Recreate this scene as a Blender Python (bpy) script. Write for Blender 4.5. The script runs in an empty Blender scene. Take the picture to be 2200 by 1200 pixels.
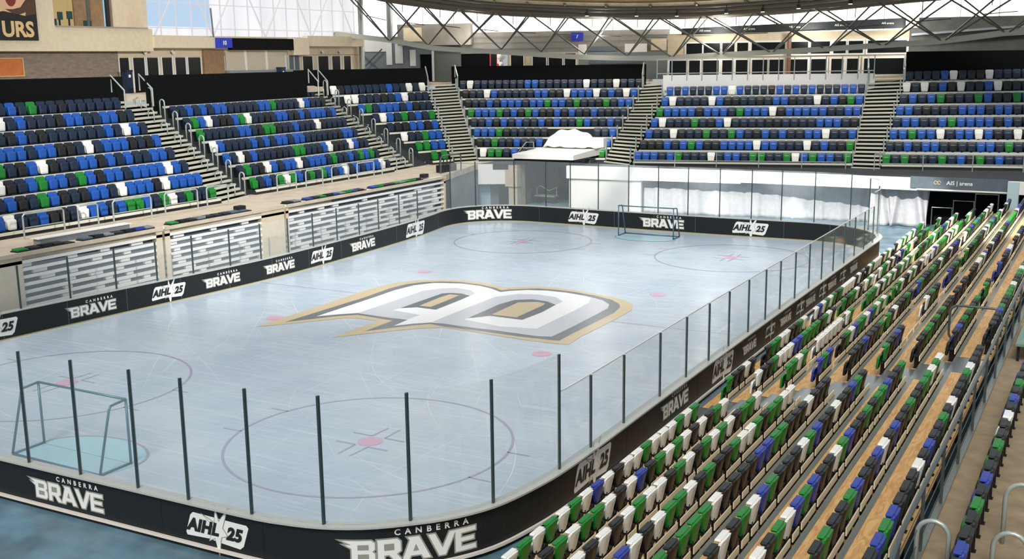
import bpy, bmesh, math, random
from mathutils import Vector, Matrix
random.seed(7)
SC = bpy.context.scene
COL = SC.collection
# ---------------------------------------------------------------- camera, world, light, exposure
cam_d = bpy.data.cameras.new('camera'); cam = bpy.data.objects.new('camera', cam_d); COL.objects.link(cam)
CAMP = Vector((21.91756, -21.24411, 9.5042)); YAW, PIT, ROLL = 0.5134, 0.19918, -0.01309
fw = Vector((-math.sin(YAW)*math.cos(PIT), math.cos(YAW)*math.cos(PIT), -math.sin(PIT)))
rt = Vector((math.cos(YAW), math.sin(YAW), 0)); up = rt.cross(fw)
r2 = rt*math.cos(ROLL)+up*math.sin(ROLL); u2 = up*math.cos(ROLL)-rt*math.sin(ROLL)
cam.matrix_world = Matrix(((r2.x, u2.x, -fw.x, CAMP.x), (r2.y, u2.y, -fw.y, CAMP.y), (r2.z, u2.z, -fw.z, CAMP.z), (0, 0, 0, 1)))
cam_d.sensor_width = 36; cam_d.lens = 36*2342.13/2200; cam_d.clip_end = 500
SC.camera = cam
SC.view_settings.view_transform = 'Standard'; SC.view_settings.look = 'None'
SC.view_settings.gamma = 1; SC.view_settings.use_curve_mapping = False
SC.view_settings.exposure = 0.0
wd = bpy.data.worlds.new('daylight'); SC.world = wd; wd.use_nodes = True
wd.node_tree.nodes['Background'].inputs[0].default_value = (0.86, 0.92, 1.0, 1)
wd.node_tree.nodes['Background'].inputs[1].default_value = 0.50
def lamp(name, kind, loc, target, energy, color=(1, 1, 1), **kw):
    d = bpy.data.lights.new(name, kind); o = bpy.data.objects.new(name, d); COL.objects.link(o)
    d.energy = energy; d.color = color
    for k, v in kw.items(): setattr(d, k, v)
    o.location = loc
    o.rotation_euler = (Vector(target)-Vector(loc)).to_track_quat('-Z', 'Y').to_euler()
    return o
lamp('roof_daylight', 'SUN', (10, -26, 40), (0, 12, 0), 2.6, (1, 0.96, 0.88), angle=0.35)
# beams of sun that come in through the roof lights, then added fills
lamp('sunbeam_on_tunnel', 'SPOT', (-2, 10, 24), (-9.0, 42.5, 3.0), 42000, (1, 0.97, 0.9), spot_size=0.20, spot_blend=0.6, shadow_soft_size=0.3)
lamp('sunbeam_on_stand', 'SPOT', (25, 10, 27), (15.0, 32.5, 1.0), 130000, (1, 0.98, 0.92), spot_size=0.24, spot_blend=0.6, shadow_soft_size=0.3)
for bx_ in (-2.0, 2.6, 7.2, 11.4): lamp('sunbeam_on_curtain', 'SPOT', (bx_-2, 12, 24), (bx_, 42.2, 0.0), 95000, (1, 0.97, 0.92), spot_size=0.17, spot_blend=0.5, shadow_soft_size=0.15)
lamp('ice_glare_fill', 'SPOT', (-6, 20, 26), (6.0, 24, 0), 19000, (1, 0.98, 0.95), spot_size=0.75, spot_blend=1.0, shadow_soft_size=1.5)  # added spot that whitens the ice in place of glare
lamp('terrace_fill', 'SPOT', (18, 4, 20), (-17, 21, 3.5), 52000, (1, 0.98, 0.95), spot_size=0.82, spot_blend=0.8, shadow_soft_size=0.8)  # added fill spot, brightens the bleacher fronts and terraces
for cx_, cy_ in ((-20, 47.5), (-11, 50), (-3, 51.5), (3, 53), (9, 54.5)): lamp('concourse_fill', 'POINT', (cx_, cy_, 11.0), (0, 0, 0), 320, (1, 0.98, 0.93), shadow_soft_size=0.5)  # added fill points that lift the dark upper walls and soffit

# ---------------------------------------------------------------- materials
def lin(c):
    c /= 255.0
    return c/12.92 if c <= 0.04045 else ((c+0.055)/1.055)**2.4
def rgb(r, g, b): return (lin(r), lin(g), lin(b), 1)
def bsdf(m): return m.node_tree.nodes['Principled BSDF']
MATS = {}
def mat(name, col, rough=0.6, metal=0.0, spec=0.5, var=0.0, scale=4.0, bump=0.0, stretch=(1, 1, 1), emit=0.0):
    if name in MATS: return MATS[name]
    m = bpy.data.materials.new(name); m.use_nodes = True; MATS[name] = m
    nt = m.node_tree; b = bsdf(m); c = rgb(*col)
    b.inputs['Base Color'].default_value = c; b.inputs['Roughness'].default_value = rough
    b.inputs['Metallic'].default_value = metal; b.inputs['Specular IOR Level'].default_value = spec
    if emit:
        b.inputs['Emission Color'].default_value = c; b.inputs['Emission Strength'].default_value = emit; b.inputs['Base Color'].default_value = tuple(x*.15 for x in c[:3])+(1,)
    if var or bump:
        tc = nt.nodes.new('ShaderNodeTexCoord'); mp = nt.nodes.new('ShaderNodeMapping'); mp.inputs['Scale'].default_value = stretch
        nz = nt.nodes.new('ShaderNodeTexNoise'); nz.inputs['Scale'].default_value = scale; nz.inputs['Detail'].default_value = 6
        nt.links.new(tc.outputs['Object'], mp.inputs[0]); nt.links.new(mp.outputs[0], nz.inputs['Vector'])
        if var:
            rp = nt.nodes.new('ShaderNodeValToRGB'); rp.color_ramp.elements[0].position = 0.3; rp.color_ramp.elements[1].position = 0.7
            rp.color_ramp.elements[0].color = tuple(x*(1-var) for x in c[:3])+(1,); rp.color_ramp.elements[1].color = tuple(min(1, x*(1+var)) for x in c[:3])+(1,)
            nt.links.new(nz.outputs['Fac'], rp.inputs[0]); nt.links.new(rp.outputs[0], b.inputs['Emission Color' if emit else 'Base Color'])
        if bump:
            bp = nt.nodes.new('ShaderNodeBump'); bp.inputs['Strength'].default_value = bump
            nt.links.new(nz.outputs['Fac'], bp.inputs['Height']); nt.links.new(bp.outputs[0], b.inputs['Normal'])
    return m
M_FLOOR = mat('floor_paint', (92, 122, 138), 0.35, var=0.45, scale=0.9)
M_BOARD = mat('board_black', (27, 31, 33), 0.45, spec=0.3)
M_CAP = mat('cap_grey', (176, 178, 172), 0.4)
M_KICK = mat('kick_yellow', (168, 154, 104), 0.5)
M_TUBE = mat('white_tube', (225, 215, 205), 0.35)
M_BLACK = mat('black_metal', (13, 15, 17), 0.5)
M_BLACKWALL = mat('black_sheet', (9, 10, 11), 0.85, spec=0.15)
M_STEEL = mat('galvanised_steel', (150, 156, 152), 0.38, 0.6)
M_RAIL = mat('pale_rail', (176, 186, 182), 0.35, 0.4)
M_POST = mat('dark_rail', (92, 102, 102), 0.35, 0.5)
M_SPOST = mat('shield_post', (62, 78, 80), 0.35, 0.4)
M_NOSE = mat('alu_nosing', (222, 220, 206), 0.45, 0.2)
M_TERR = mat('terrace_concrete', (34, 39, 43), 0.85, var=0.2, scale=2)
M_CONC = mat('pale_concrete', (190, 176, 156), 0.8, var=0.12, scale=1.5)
M_STAIR = mat('stair_tread', (196, 194, 176), 0.7)
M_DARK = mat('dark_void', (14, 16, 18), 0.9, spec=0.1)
M_WHITE = mat('white_paint', (228, 226, 222), 0.55)
M_CREAM = mat('cream_paint', (206, 190, 162), 0.7, var=0.06)
M_BRICK = mat('grey_brick', (128, 116, 102), 0.85, var=0.2, scale=3, stretch=(1, 1, 3))
M_BROWN = mat('brown_panel', (142, 112, 82), 0.7, var=0.15)
M_GREYP = mat('grey_panel', (120, 126, 130), 0.6)
M_SLATE = mat('slate_grey', (84, 96, 106), 0.6, var=0.1)
M_TAUPE = mat('taupe_cladding', (146, 140, 130), 0.7, var=0.15, scale=1.2)
M_SOFFIT = mat('soffit_beige', (236, 220, 186), 0.7, var=0.12, scale=2)
M_CURT = mat('drape_grey', (176, 176, 180), 0.8, var=0.08)
M_CURTD = mat('drape_dark', (70, 76, 88), 0.85, var=0.15)
M_CLOTH = mat('dust_sheet', (236, 234, 228), 0.8, bump=0.3, scale=3)
M_GOAL = mat('goal_tube', (66, 112, 128), 0.35, 0.3)
M_BLUE = mat('seat_blue', (20, 80, 164), 0.42)
M_NAVY = mat('seat_navy', (13, 33, 56), 0.45)
M_GREEN = mat('seat_green', (16, 122, 40), 0.42)
M_SWHITE = mat('seat_white', (232, 232, 226), 0.45)
M_SBLACK = mat('seat_black', (17, 22, 24), 0.45)
M_ROYAL = mat('seat_royal', (34, 58, 150), 0.42)
M_CHECK = mat('checker_plate', (150, 158, 158), 0.3, 0.7, bump=0.5, scale=40)
M_WALK = mat('walkway_concrete', (146, 128, 102), 0.85, var=0.18, scale=3)
M_SIGNB = mat('sign_blue', (28, 44, 170), 0.5)
M_ORANGE = mat('notice_orange', (190, 110, 52), 0.7, var=0.1)
M_RED = mat('red_paint', (190, 40, 36), 0.6)
M_SKIN = mat('print_skin', (214, 168, 130), 0.7); M_HAIR = mat('print_brown', (74, 50, 34), 0.7); M_MOUTH = mat('print_red', (120, 40, 36), 0.7)
M_PBLACK = mat('print_black', (16, 13, 12), 0.6); M_PTAN = mat('print_tan', (208, 176, 124), 0.6)
M_INK = mat('logo_ink', (26, 28, 30), 0.5); M_LWHITE = mat('logo_white', (232, 232, 228), 0.45); M_LGREY = mat('logo_grey', (150, 146, 134), 0.45)
M_LGOLD = mat('logo_gold', (196, 172, 122), 0.45)
M_GREENT = mat('green_table', (108, 140, 122), 0.4)
M_DAY = mat('daylit_sheet', (236, 236, 240), 0.5, emit=0.92, var=0.12, scale=0.5, stretch=(1, 1, .2))
M_CLER = mat('clerestory_sheet', (252, 250, 246), 0.5, emit=3.2)
M_DAYB = mat('daylit_sheet_blue', (186, 212, 238), 0.5, emit=0.85)
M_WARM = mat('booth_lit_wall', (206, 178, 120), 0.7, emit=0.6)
M_LAMP = mat('lamp_glow', (255, 250, 236), 0.5, emit=3.0)
M_GLASSD = mat('dark_window', (12, 14, 16), 0.3, spec=0.25)
M_WINB = mat('window_sky', (150, 200, 225), 0.4, emit=0.9)
# plywood with long grain
def plywood(name, c0, c1):
    m = bpy.data.materials.new(name); m.use_nodes = True; nt = m.node_tree; b = bsdf(m); b.inputs['Roughness'].default_value = 0.5
    tc = nt.nodes.new('ShaderNodeTexCoord'); mp = nt.nodes.new('ShaderNodeMapping'); mp.inputs['Scale'].default_value = (5, 0.8, 5)
    nz = nt.nodes.new('ShaderNodeTexNoise'); nz.inputs['Scale'].default_value = 1.6; nz.inputs['Detail'].default_value = 8; nz.inputs['Distortion'].default_value = 2.2
    rp = nt.nodes.new('ShaderNodeValToRGB'); rp.color_ramp.elements[0].position = 0.35; rp.color_ramp.elements[1].position = 0.62
    rp.color_ramp.elements[0].color = rgb(*c0); rp.color_ramp.elements[1].color = rgb(*c1)
    nt.links.new(tc.outputs['Object'], mp.inputs[0]); nt.links.new(mp.outputs[0], nz.inputs['Vector']); nt.links.new(nz.outputs['Fac'], rp.inputs[0])
    nt.links.new(rp.outputs[0], b.inputs['Base Color']); return m
M_PLY = plywood('plywood', (196, 146, 86), (224, 182, 122))
# clear shield: thin, a little dusty, mirror-like at a glance
def shield_mat():
    m = bpy.data.materials.new('clear_shield'); m.use_nodes = True; nt = m.node_tree
    for n in list(nt.nodes): nt.nodes.remove(n)
    out = nt.nodes.new('ShaderNodeOutputMaterial'); tr = nt.nodes.new('ShaderNodeBsdfTransparent'); tr.inputs[0].default_value = (0.985, 0.995, 0.995, 1)
    gl = nt.nodes.new('ShaderNodeBsdfGlossy'); gl.inputs['Roughness'].default_value = 0.08
    df = nt.nodes.new('ShaderNodeBsdfDiffuse'); df.inputs[0].default_value = (0.85, 0.92, 0.95, 1)
    lw = nt.nodes.new('ShaderNodeLayerWeight'); lw.inputs['Blend'].default_value = 0.5
    pw = nt.nodes.new('ShaderNodeMath'); pw.operation = 'POWER'; pw.inputs[1].default_value = 4.0
    fr = nt.nodes.new('ShaderNodeMath'); fr.operation = 'MULTIPLY_ADD'; fr.inputs[1].default_value = 0.22; fr.inputs[2].default_value = 0.03
    nt.links.new(lw.outputs['Facing'], pw.inputs[0]); nt.links.new(pw.outputs[0], fr.inputs[0])
    m1 = nt.nodes.new('ShaderNodeMixShader'); m1.inputs[0].default_value = 0.065
    m2 = nt.nodes.new('ShaderNodeMixShader')
    nt.links.new(tr.outputs[0], m1.inputs[1]); nt.links.new(df.outputs[0], m1.inputs[2])
    nt.links.new(fr.outputs[0], m2.inputs[0]); nt.links.new(m1.outputs[0], m2.inputs[1]); nt.links.new(gl.outputs[0], m2.inputs[2])
    nt.links.new(m2.outputs[0], out.inputs[0]); return m
M_SHIELD = shield_mat()
def ice_mat():
    m = bpy.data.materials.new('ice'); m.use_nodes = True; nt = m.node_tree; b = bsdf(m)
    tc = nt.nodes.new('ShaderNodeTexCoord')
    nz = nt.nodes.new('ShaderNodeTexNoise'); nz.inputs['Scale'].default_value = 0.22; nz.inputs['Detail'].default_value = 7; nz.inputs['Roughness'].default_value = 0.65
    nt.links.new(tc.outputs['Object'], nz.inputs['Vector'])
    rp = nt.nodes.new('ShaderNodeValToRGB'); rp.color_ramp.elements[0].position = 0.35; rp.color_ramp.elements[1].position = 0.66
    rp.color_ramp.elements[0].color = rgb(166, 183, 198); rp.color_ramp.elements[1].color = rgb(190, 202, 213)
    nt.links.new(nz.outputs['Fac'], rp.inputs[0]); col = rp.outputs[0]
    for k, (ang, sc, lo, hi, amt) in enumerate(((0.35, (0.5, 16, 1), 0.60, 0.68, 0.16), (-0.5, (0.35, 13, 1), 0.61, 0.68, 0.18), (1.1, (0.4, 15, 1), 0.62, 0.69, 0.2), (1.9, (0.6, 18, 1), 0.62, 0.69, 0.2), (0.02, (0.8, 22, 1), 0.62, 0.72, 0.12))):
        mp = nt.nodes.new('ShaderNodeMapping'); mp.inputs['Rotation'].default_value = (0, 0, ang); mp.inputs['Scale'].default_value = sc; mp.inputs['Location'].default_value = (k*3.7, k*1.3, 0)
        n2 = nt.nodes.new('ShaderNodeTexNoise'); n2.inputs['Scale'].default_value = 0.6; n2.inputs['Detail'].default_value = 2; n2.inputs['Distortion'].default_value = 0.25
        r3 = nt.nodes.new('ShaderNodeMapRange'); r3.inputs['From Min'].default_value = lo; r3.inputs['From Max'].default_value = hi; r3.inputs['To Max'].default_value = amt
        mx = nt.nodes.new('ShaderNodeMixRGB'); mx.inputs[2].default_value = rgb(232, 238, 244)
        nt.links.new(tc.outputs['Object'], mp.inputs[0]); nt.links.new(mp.outputs[0], n2.inputs['Vector']); nt.links.new(n2.outputs['Fac'], r3.inputs[0])
        nt.links.new(r3.outputs[0], mx.inputs[0]); nt.links.new(col, mx.inputs[1]); col = mx.outputs[0]
    nt.links.new(col, b.inputs['Base Color'])
    b.inputs['Roughness'].default_value = 0.27; b.inputs['Specular IOR Level'].default_value = 0.5
    return m
M_ICE = ice_mat()
def paint(name, c, a=0.75):
    return mat(name, c, 0.27, spec=0.5)
P_GOLD = paint('ice_gold', (196, 178, 140)); P_DARK = paint('ice_dark', (98, 104, 110)); P_WHITE = paint('ice_white', (232, 234, 236)); P_GREY = paint('ice_grey', (190, 194, 202))
P_LINE = paint('ice_line', (156, 152, 172)); P_DOT = paint('ice_dot', (206, 160, 184)); P_CREASE = paint('ice_crease', (164, 206, 220)); P_CDARK = paint('ice_slate', (84, 92, 98))

# ---------------------------------------------------------------- mesh helpers
class MB:
    def __init__(s): s.v = []; s.f = []; s.m = []
    def add(s, vs, fs, mi=0):
        b = len(s.v); s.v += [tuple(v) for v in vs]; s.f += [tuple(i+b for i in f) for f in fs]; s.m += [mi]*len(fs); return s
    def hexa(s, p, mi=0):
        return s.add(p, [(0, 3, 2, 1), (4, 5, 6, 7), (0, 1, 5, 4), (1, 2, 6, 5), (2, 3, 7, 6), (3, 0, 4, 7)], mi)
    def box(s, x0, x1, y0, y1, z0, z1, mi=0):
        return s.hexa([(x0, y0, z0), (x1, y0, z0), (x1, y1, z0), (x0, y1, z0), (x0, y0, z1), (x1, y0, z1), (x1, y1, z1), (x0, y1, z1)], mi)
    def tube(s, pts, r, n=8, mi=0, closed=False):
        pts = [Vector(p) for p in pts]; N = len(pts); b = len(s.v); prev = None
        for i, p in enumerate(pts):
            if closed: t = pts[(i+1) % N]-pts[i-1]
            else: t = pts[min(i+1, N-1)]-pts[max(i-1, 0)]
            t.normalize()
            if prev is None: a = t.orthogonal().normalized()
            else:
                a = prev-t*prev.dot(t); a = a.normalized() if a.length > 1e-6 else t.orthogonal().normalized()
            prev = a; c = t.cross(a)
            for k in range(n):
                q = p+(a*math.cos(2*math.pi*k/n)+c*math.sin(2*math.pi*k/n))*r; s.v.append(tuple(q))
        for i in range(N if closed else N-1):
            j = (i+1) % N
            for k in range(n):
                k2 = (k+1) % n; s.f.append((b+i*n+k, b+i*n+k2, b+j*n+k2, b+j*n+k)); s.m.append(mi)
        if not closed:
            s.f.append(tuple(b+k for k in reversed(range(n)))); s.f.append(tuple(b+(N-1)*n+k for k in range(n))); s.m += [mi, mi]
        return s
    def prism(s, poly, d, mi=0):
        n = len(poly); d = Vector(d); b = [Vector(p) for p in poly]
        return s.add(b+[p+d for p in b], [tuple(reversed(range(n))), tuple(range(n, 2*n))]+[(i, (i+1) % n, n+(i+1) % n, n+i) for i in range(n)], mi)
    def panel(s, fr, u0, u1, z0, z1, off0, off1, mi=0):     # box in a wall frame (origin, along, back)
        o, d, n = fr
        P = lambda u, w, z: (o[0]+d[0]*u+n[0]*w, o[1]+d[1]*u+n[1]*w, z)
        return s.hexa([P(u0, off0, z0), P(u1, off0, z0), P(u1, off1, z0), P(u0, off1, z0), P(u0, off0, z1), P(u1, off0, z1), P(u1, off1, z1), P(u0, off1, z1)], mi)
    def mesh(s, name, mats, origin=(0, 0, 0), smooth=False):
        me = bpy.data.meshes.new(name); o = origin
        me.from_pydata([(x-o[0], y-o[1], z-o[2]) for x, y, z in s.v], [], s.f)
        for m in (mats if isinstance(mats, (list, tuple)) else [mats]): me.materials.append(m)
        me.polygons.foreach_set('material_index', s.m)
        if smooth: me.polygons.foreach_set('use_smooth', [True]*len(s.f))
        me.update(); return me
    def build(s, name, mats, parent=None, smooth=False):
        if parent is not None: org = wloc(parent)
        else:
            xs = [v[0] for v in s.v]; ys = [v[1] for v in s.v]; zs = [v[2] for v in s.v]
            org = ((min(xs)+max(xs))/2, (min(ys)+max(ys))/2, min(zs))
        ob = bpy.data.objects.new(name, s.mesh(name, mats, org, smooth)); COL.objects.link(ob)
        if parent is not None: ob.parent = parent
        else: ob.location = org
        return ob
def wloc(o):
    p = Vector(o.location)
    while o.parent: o = o.parent; p = p+Vector(o.location)
    return p
def tag(o, label, cat, group=None, kind=None):
    o['label'] = label; o['category'] = cat
    if group: o['group'] = group
    if kind: o['kind'] = kind
    return o
def thing(name, label, cat, loc, group=None):
    o = bpy.data.objects.new(name, None); COL.objects.link(o); o.location = loc; o.empty_display_size = 0.2
    return tag(o, label, cat, group)
def struct(o, label=None, cat=None):
    o['kind'] = 'structure'
    if label: o['label'] = label; o['category'] = cat
    return o
ONES = 'first second third fourth fifth sixth seventh eighth ninth tenth eleventh twelfth thirteenth fourteenth fifteenth sixteenth seventeenth eighteenth nineteenth'.split()
TENS = {2: 'twent', 3: 'thirt', 4: 'fort', 5: 'fift', 6: 'sixt', 7: 'sevent', 8: 'eight', 9: 'ninet'}
def nth(n):
    if n < 20: return ONES[n-1]
    t, o = divmod(n, 10)
    return TENS[t]+'ieth' if o == 0 else TENS[t]+'y-'+ONES[o-1]
def rounded(w0, w1, h, r, k=3):          # taper outline, w0 at the foot, w1 at the top, in (x, z)
    pts = []
    for (cx, cz, a0) in ((w1/2-r, h-r, 0), (-w1/2+r, h-r, 90), (-w0/2+r*.6, r*.6, 180), (w0/2-r*.6, r*.6, 270)):
        rr = r if cz > h/2 else r*.6
        for i in range(k+1):
            a = math.radians(a0+90*i/k); pts.append((cx+rr*math.cos(a), cz+rr*math.sin(a)))
    return pts
def tile(mb, w0, w1, h, th, z0, y0, lean=0.0, wrap=0.0, mi=0, r=0.07, bulge=0.0):
    out = rounded(w0, w1, h, r); n = len(out)
    def P(x, z, y): return (x, y0+y+lean*z/h-wrap*(2*x/w1)**2, z0+z)
    cz = h/2
    vs = [P(x, z, 0) for x, z in out]+[P(x, z, th) for x, z in out]+[P(x*.6, cz+(z-cz)*.7, -bulge) for x, z in out]+[P(x*.6, cz+(z-cz)*.7, th) for x, z in out]
    fs = [(i, n+i, n+(i+1) % n, (i+1) % n) for i in range(n)]
    fs += [(i, (i+1) % n, 2*n+(i+1) % n, 2*n+i) for i in range(n)]+[(n+i, 3*n+i, 3*n+(i+1) % n, n+(i+1) % n) for i in range(n)]
    fs += [tuple(2*n+i for i in range(n)), tuple(3*n+i for i in reversed(range(n)))]
    mb.add(vs, fs, mi)
# filled flat shapes: polygons (holes allowed) and text, as (verts2d, faces)
def curve_tris(cu):
    ob = bpy.data.objects.new('tmp_shape', cu); COL.objects.link(ob)
    dg = bpy.context.evaluated_depsgraph_get(); dg.update()
    me = bpy.data.meshes.new_from_object(ob.evaluated_get(dg)); vs = [(v.co.x, v.co.y) for v in me.vertices]; fs = [tuple(p.vertices) for p in me.polygons]
    bpy.data.objects.remove(ob); bpy.data.meshes.remove(me); bpy.data.curves.remove(cu)
    return vs, fs
def shape(polys, offset=0.0):
    cu = bpy.data.curves.new('tmp_shape', 'CURVE'); cu.dimensions = '2D'; cu.fill_mode = 'BOTH'; cu.offset = offset
    for p in polys:
        sp = cu.splines.new('POLY'); sp.points.add(len(p)-1); sp.use_cyclic_u = True
        for i, (x, y) in enumerate(p): sp.points[i].co = (x, y, 0, 1)
    return curve_tris(cu)
TXT = {}
def text(s, size=1.0, offset=0.0, shear=0.0, spacing=1.0):
    k = (s, size, offset, shear, spacing)
    if k not in TXT:
        cu = bpy.data.curves.new('tmp_text', 'FONT'); cu.body = s; cu.size = size; cu.offset = offset; cu.shear = shear; cu.space_character = spacing
        cu.align_x = 'CENTER'; cu.align_y = 'CENTER'; cu.resolution_u = 3
        TXT[k] = curve_tris(cu)
    return TXT[k]
# ---------------------------------------------------------------- floor and ice
FL, HB, DK = -0.05, 0.97, 2.8
mb = MB(); mb.box(-45, 40, -40, 75, FL-0.2, FL)
struct(mb.build('floor', M_FLOOR), 'blue-grey painted concrete arena floor around the rink', 'floor')
def catmull(P, closed=False, step=0.3):
    out = []; N = len(P)
    for i in range(N if closed else N-1):
        p0, p1, p2, p3 = (Vector(P[(i+k) % N]) if closed else Vector(P[max(0, min(N-1, i+k))]) for k in (-1, 0, 1, 2))
        n = max(2, int((p2-p1).length/step))
        for j in range(n):
            t = j/n
            out.append(0.5*((2*p1)+(p2-p0)*t+(2*p0-5*p1+4*p2-p3)*t*t+(3*p1-p0-3*p2+p3)*t**3))
    if not closed: out.append(Vector(P[-1]))
    return out
def arc(cx, cy, r, a0, a1, n=8): return [(cx+r*math.cos(math.radians(a0+(a1-a0)*i/n)), cy+r*math.sin(math.radians(a0+(a1-a0)*i/n))) for i in range(n+1)]
OUT = [(-12.2, -2.6), (-12.25, 0), (-12.12, 2.68), (-11.72, 7.0), (-11.22, 12.0), (-11.02, 16.0), (-11.2, 21.5), (-11.55, 26.5), (-11.95, 29.6), (-12.3, 31.6), (-12.1, 33.2), (-11.1, 34.5), (-9.4, 35.3), (-7.5, 35.38), (-5.3, 35.36), (-0.9, 35.28), (3.1, 35.3), (6.5, 35.42)]
OUT += [(x, y) for x, y in arc(7.9, 31.45, 4.0, 90, 0, 7)]+[(11.9, 28), (11.88, 22), (11.86, 14), (11.86, 8), (11.88, 3), (11.9, 0)]
OUT += [(11.88, -1.64), (11.78, -2.7), (11.54, -3.89), (11.1, -4.73), (10.6, -5.28), (10.02, -5.78), (9.31, -6.14), (8.52, -6.33), (7.7, -6.42), (4.7, -6.5), (0.45, -6.6), (-4, -6.62), (-8.2, -6.6), (-10.2, -5.9), (-11.6, -4.5)]
PATH = catmull([Vector((x, y)) for x, y in OUT], True, 0.25)
NP = len(PATH); CUM = [0.0]
for i in range(NP): CUM.append(CUM[-1]+(PATH[(i+1) % NP]-PATH[i]).length)
PL = CUM[-1]
def at(s):          # point and inward normal at distance s along the boards (clockwise from the near corner on the bleacher side)
    s %= PL; lo, hi = 0, NP
    while hi-lo > 1:
        m = (lo+hi)//2
        if CUM[m] <= s: lo = m
        else: hi = m
    a, b = PATH[lo], PATH[(lo+1) % NP]; t = (s-CUM[lo])/max(1e-9, CUM[lo+1]-CUM[lo])
    ta = (PATH[(lo+1) % NP]-PATH[lo-1]).normalized(); tb = (PATH[(lo+2) % NP]-PATH[lo]).normalized(); tt = (ta*(1-t)+tb*t).normalized()
    return a+(b-a)*t, Vector((tt.y, -tt.x))
def sof(x, y):
    q = Vector((x, y)); best = (1e9, 0)
    for i in range(NP):
        a, b = PATH[i], PATH[(i+1) % NP]; ab = b-a; t = max(0, min(1, (q-a).dot(ab)/ab.length_squared)); d = (q-a-ab*t).length
        if d < best[0]: best = (d, CUM[i]+t*ab.length)
    return best[1]
mb = MB(); mb.prism([(p.x, p.y, FL) for p in reversed(PATH)], (0, 0, -FL))
ICE = struct(mb.build('ice_floor', M_ICE), 'pale blue ice sheet with skate scratches, painted circles and a big letter logo', 'ice rink')
def flat(name, polys, m, z, label=None):
    vs, fs = shape(polys) if not isinstance(polys, tuple) else polys
    b = MB(); b.add([(x, y, z) for x, y in vs], fs); o = b.build(name, m, ICE)
    if label: o['label'] = label
    return o
def ring(cx, cy, r, w, n=72):
    b = MB(); vs = []
    for i in range(n):
        a = 2*math.pi*i/n; c, s_ = math.cos(a), math.sin(a); vs += [(cx+(r-w/2)*c, cy+(r-w/2)*s_, 0), (cx+(r+w/2)*c, cy+(r+w/2)*s_, 0)]
    b.add(vs, [(2*i, 2*i+1, (2*i+3) % (2*n), (2*i+2) % (2*n)) for i in range(n)]); return b
def seg(b, x0, y0, x1, y1, w, z=0.0):
    d = Vector((x1-x0, y1-y0)).normalized(); n = Vector((-d.y, d.x))*w/2
    b.add([(x0+n.x, y0+n.y, z), (x0-n.x, y0-n.y, z), (x1-n.x, y1-n.y, z), (x1+n.x, y1+n.y, z)], [(0, 1, 2, 3)])
Z1 = 0.006
for cy, nm in ((0, 'near'), (29.0, 'far')):
    for cx in (-5.72, 5.72):
        b = ring(cx, cy, 3.65, 0.07)
        for sy in (-1, 1):
            seg(b, cx-3.5, cy+sy*.92, cx-4.12, cy+sy*.94, .05); seg(b, cx+3.5, cy+sy*.92, cx+4.12, cy+sy*.94, .05)
            for sx in (-1, 1):
                seg(b, cx+sx*.2, cy+sy*.36, cx+sx*.8, cy+sy*.36, .06); seg(b, cx+sx*.2, cy+sy*.36, cx+sx*.18, cy+sy*1.06, .06)
        b.v = [(x, y, Z1) for x, y, z in b.v]; b.build('face_off_circle', P_LINE, ICE)
        flat('face_off_spot', [[(cx+.33*math.cos(a*.3142), cy+.33*math.sin(a*.3142)) for a in range(20)]], P_DOT, Z1)
for cx in (-5.72, 5.72):
    for cy in (9.42, 19.6): flat('face_off_spot', [[(cx+.33*math.cos(a*.3142), cy+.33*math.sin(a*.3142)) for a in range(20)]], P_DOT, Z1)
b = MB(); seg(b, -10.95, 14.4, 11.7, 14.6, .06, Z1-.003); b.build('centre_line', P_LINE, ICE)
ri = random.Random(21); b = MB()
for i in range(420):
    x, y = ri.uniform(-10.5, 11.3), ri.uniform(-5.8, 34.0); 
    if i % 3 == 0: x, y = ri.gauss(1.5, 4.2), ri.gauss(8.0, 3.6)
    a = ri.uniform(0, 6.283); L = ri.uniform(1.2, 7.5); k = ri.choice((-.12, -.05, -.02, 0, 0, .02, .05, .12)); w = ri.choice((.006, .008, .012)); pts = []
    for j in range(9):
        pts.append((x, y)); x += math.cos(a)*L/8; y += math.sin(a)*L/8; a += k*L/8
    if not all(-10.6 < p[0] < 11.5 and -5.9 < p[1] < 34.6 for p in pts): continue
    base = len(b.v)
    for j, p in enumerate(pts):
        q = pts[min(j+1, 8)]; o = pts[max(j-1, 0)]; d = Vector((q[0]-o[0], q[1]-o[1])).normalized(); ww = w*(1-abs(j-4)/4.6); b.v += [(p[0]-d.y*ww, p[1]+d.x*ww, .0012), (p[0]+d.y*ww, p[1]-d.x*ww, .0012)]
    b.f += [(base+2*j, base+2*j+1, base+2*j+3, base+2*j+2) for j in range(8)]; b.m += [0]*8
SK = b.build('skate_mark', mat('ice_scratch', (216, 223, 230), .27), ICE); SK['kind'] = 'stuff'
def half(cx, cy, rx, ry, s): return [(cx+rx*math.cos(math.pi*i/24), cy+s*ry*math.sin(math.pi*i/24)) for i in range(25)]
flat('goal_crease', [half(-.05, -3.98, 1.72, 1.15, 1)+[(-1.77, -4.4), (-1.6, -4.86), (1.3, -4.86), (1.6, -4.5)]], P_CREASE, Z1); flat('crease_line', [half(-.05, -3.98, 1.76, 1.19, 1), half(-.05, -3.96, 1.68, 1.10, 1)], P_LINE, Z1+.003)
flat('goal_crease', [half(-.25, 32.8, 1.72, 1.15, -1)], P_CREASE, Z1); flat('crease_line', [half(-.25, 32.8, 1.76, 1.19, -1), half(-.25, 32.78, 1.68, 1.10, -1)], P_LINE, Z1+.003)
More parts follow.
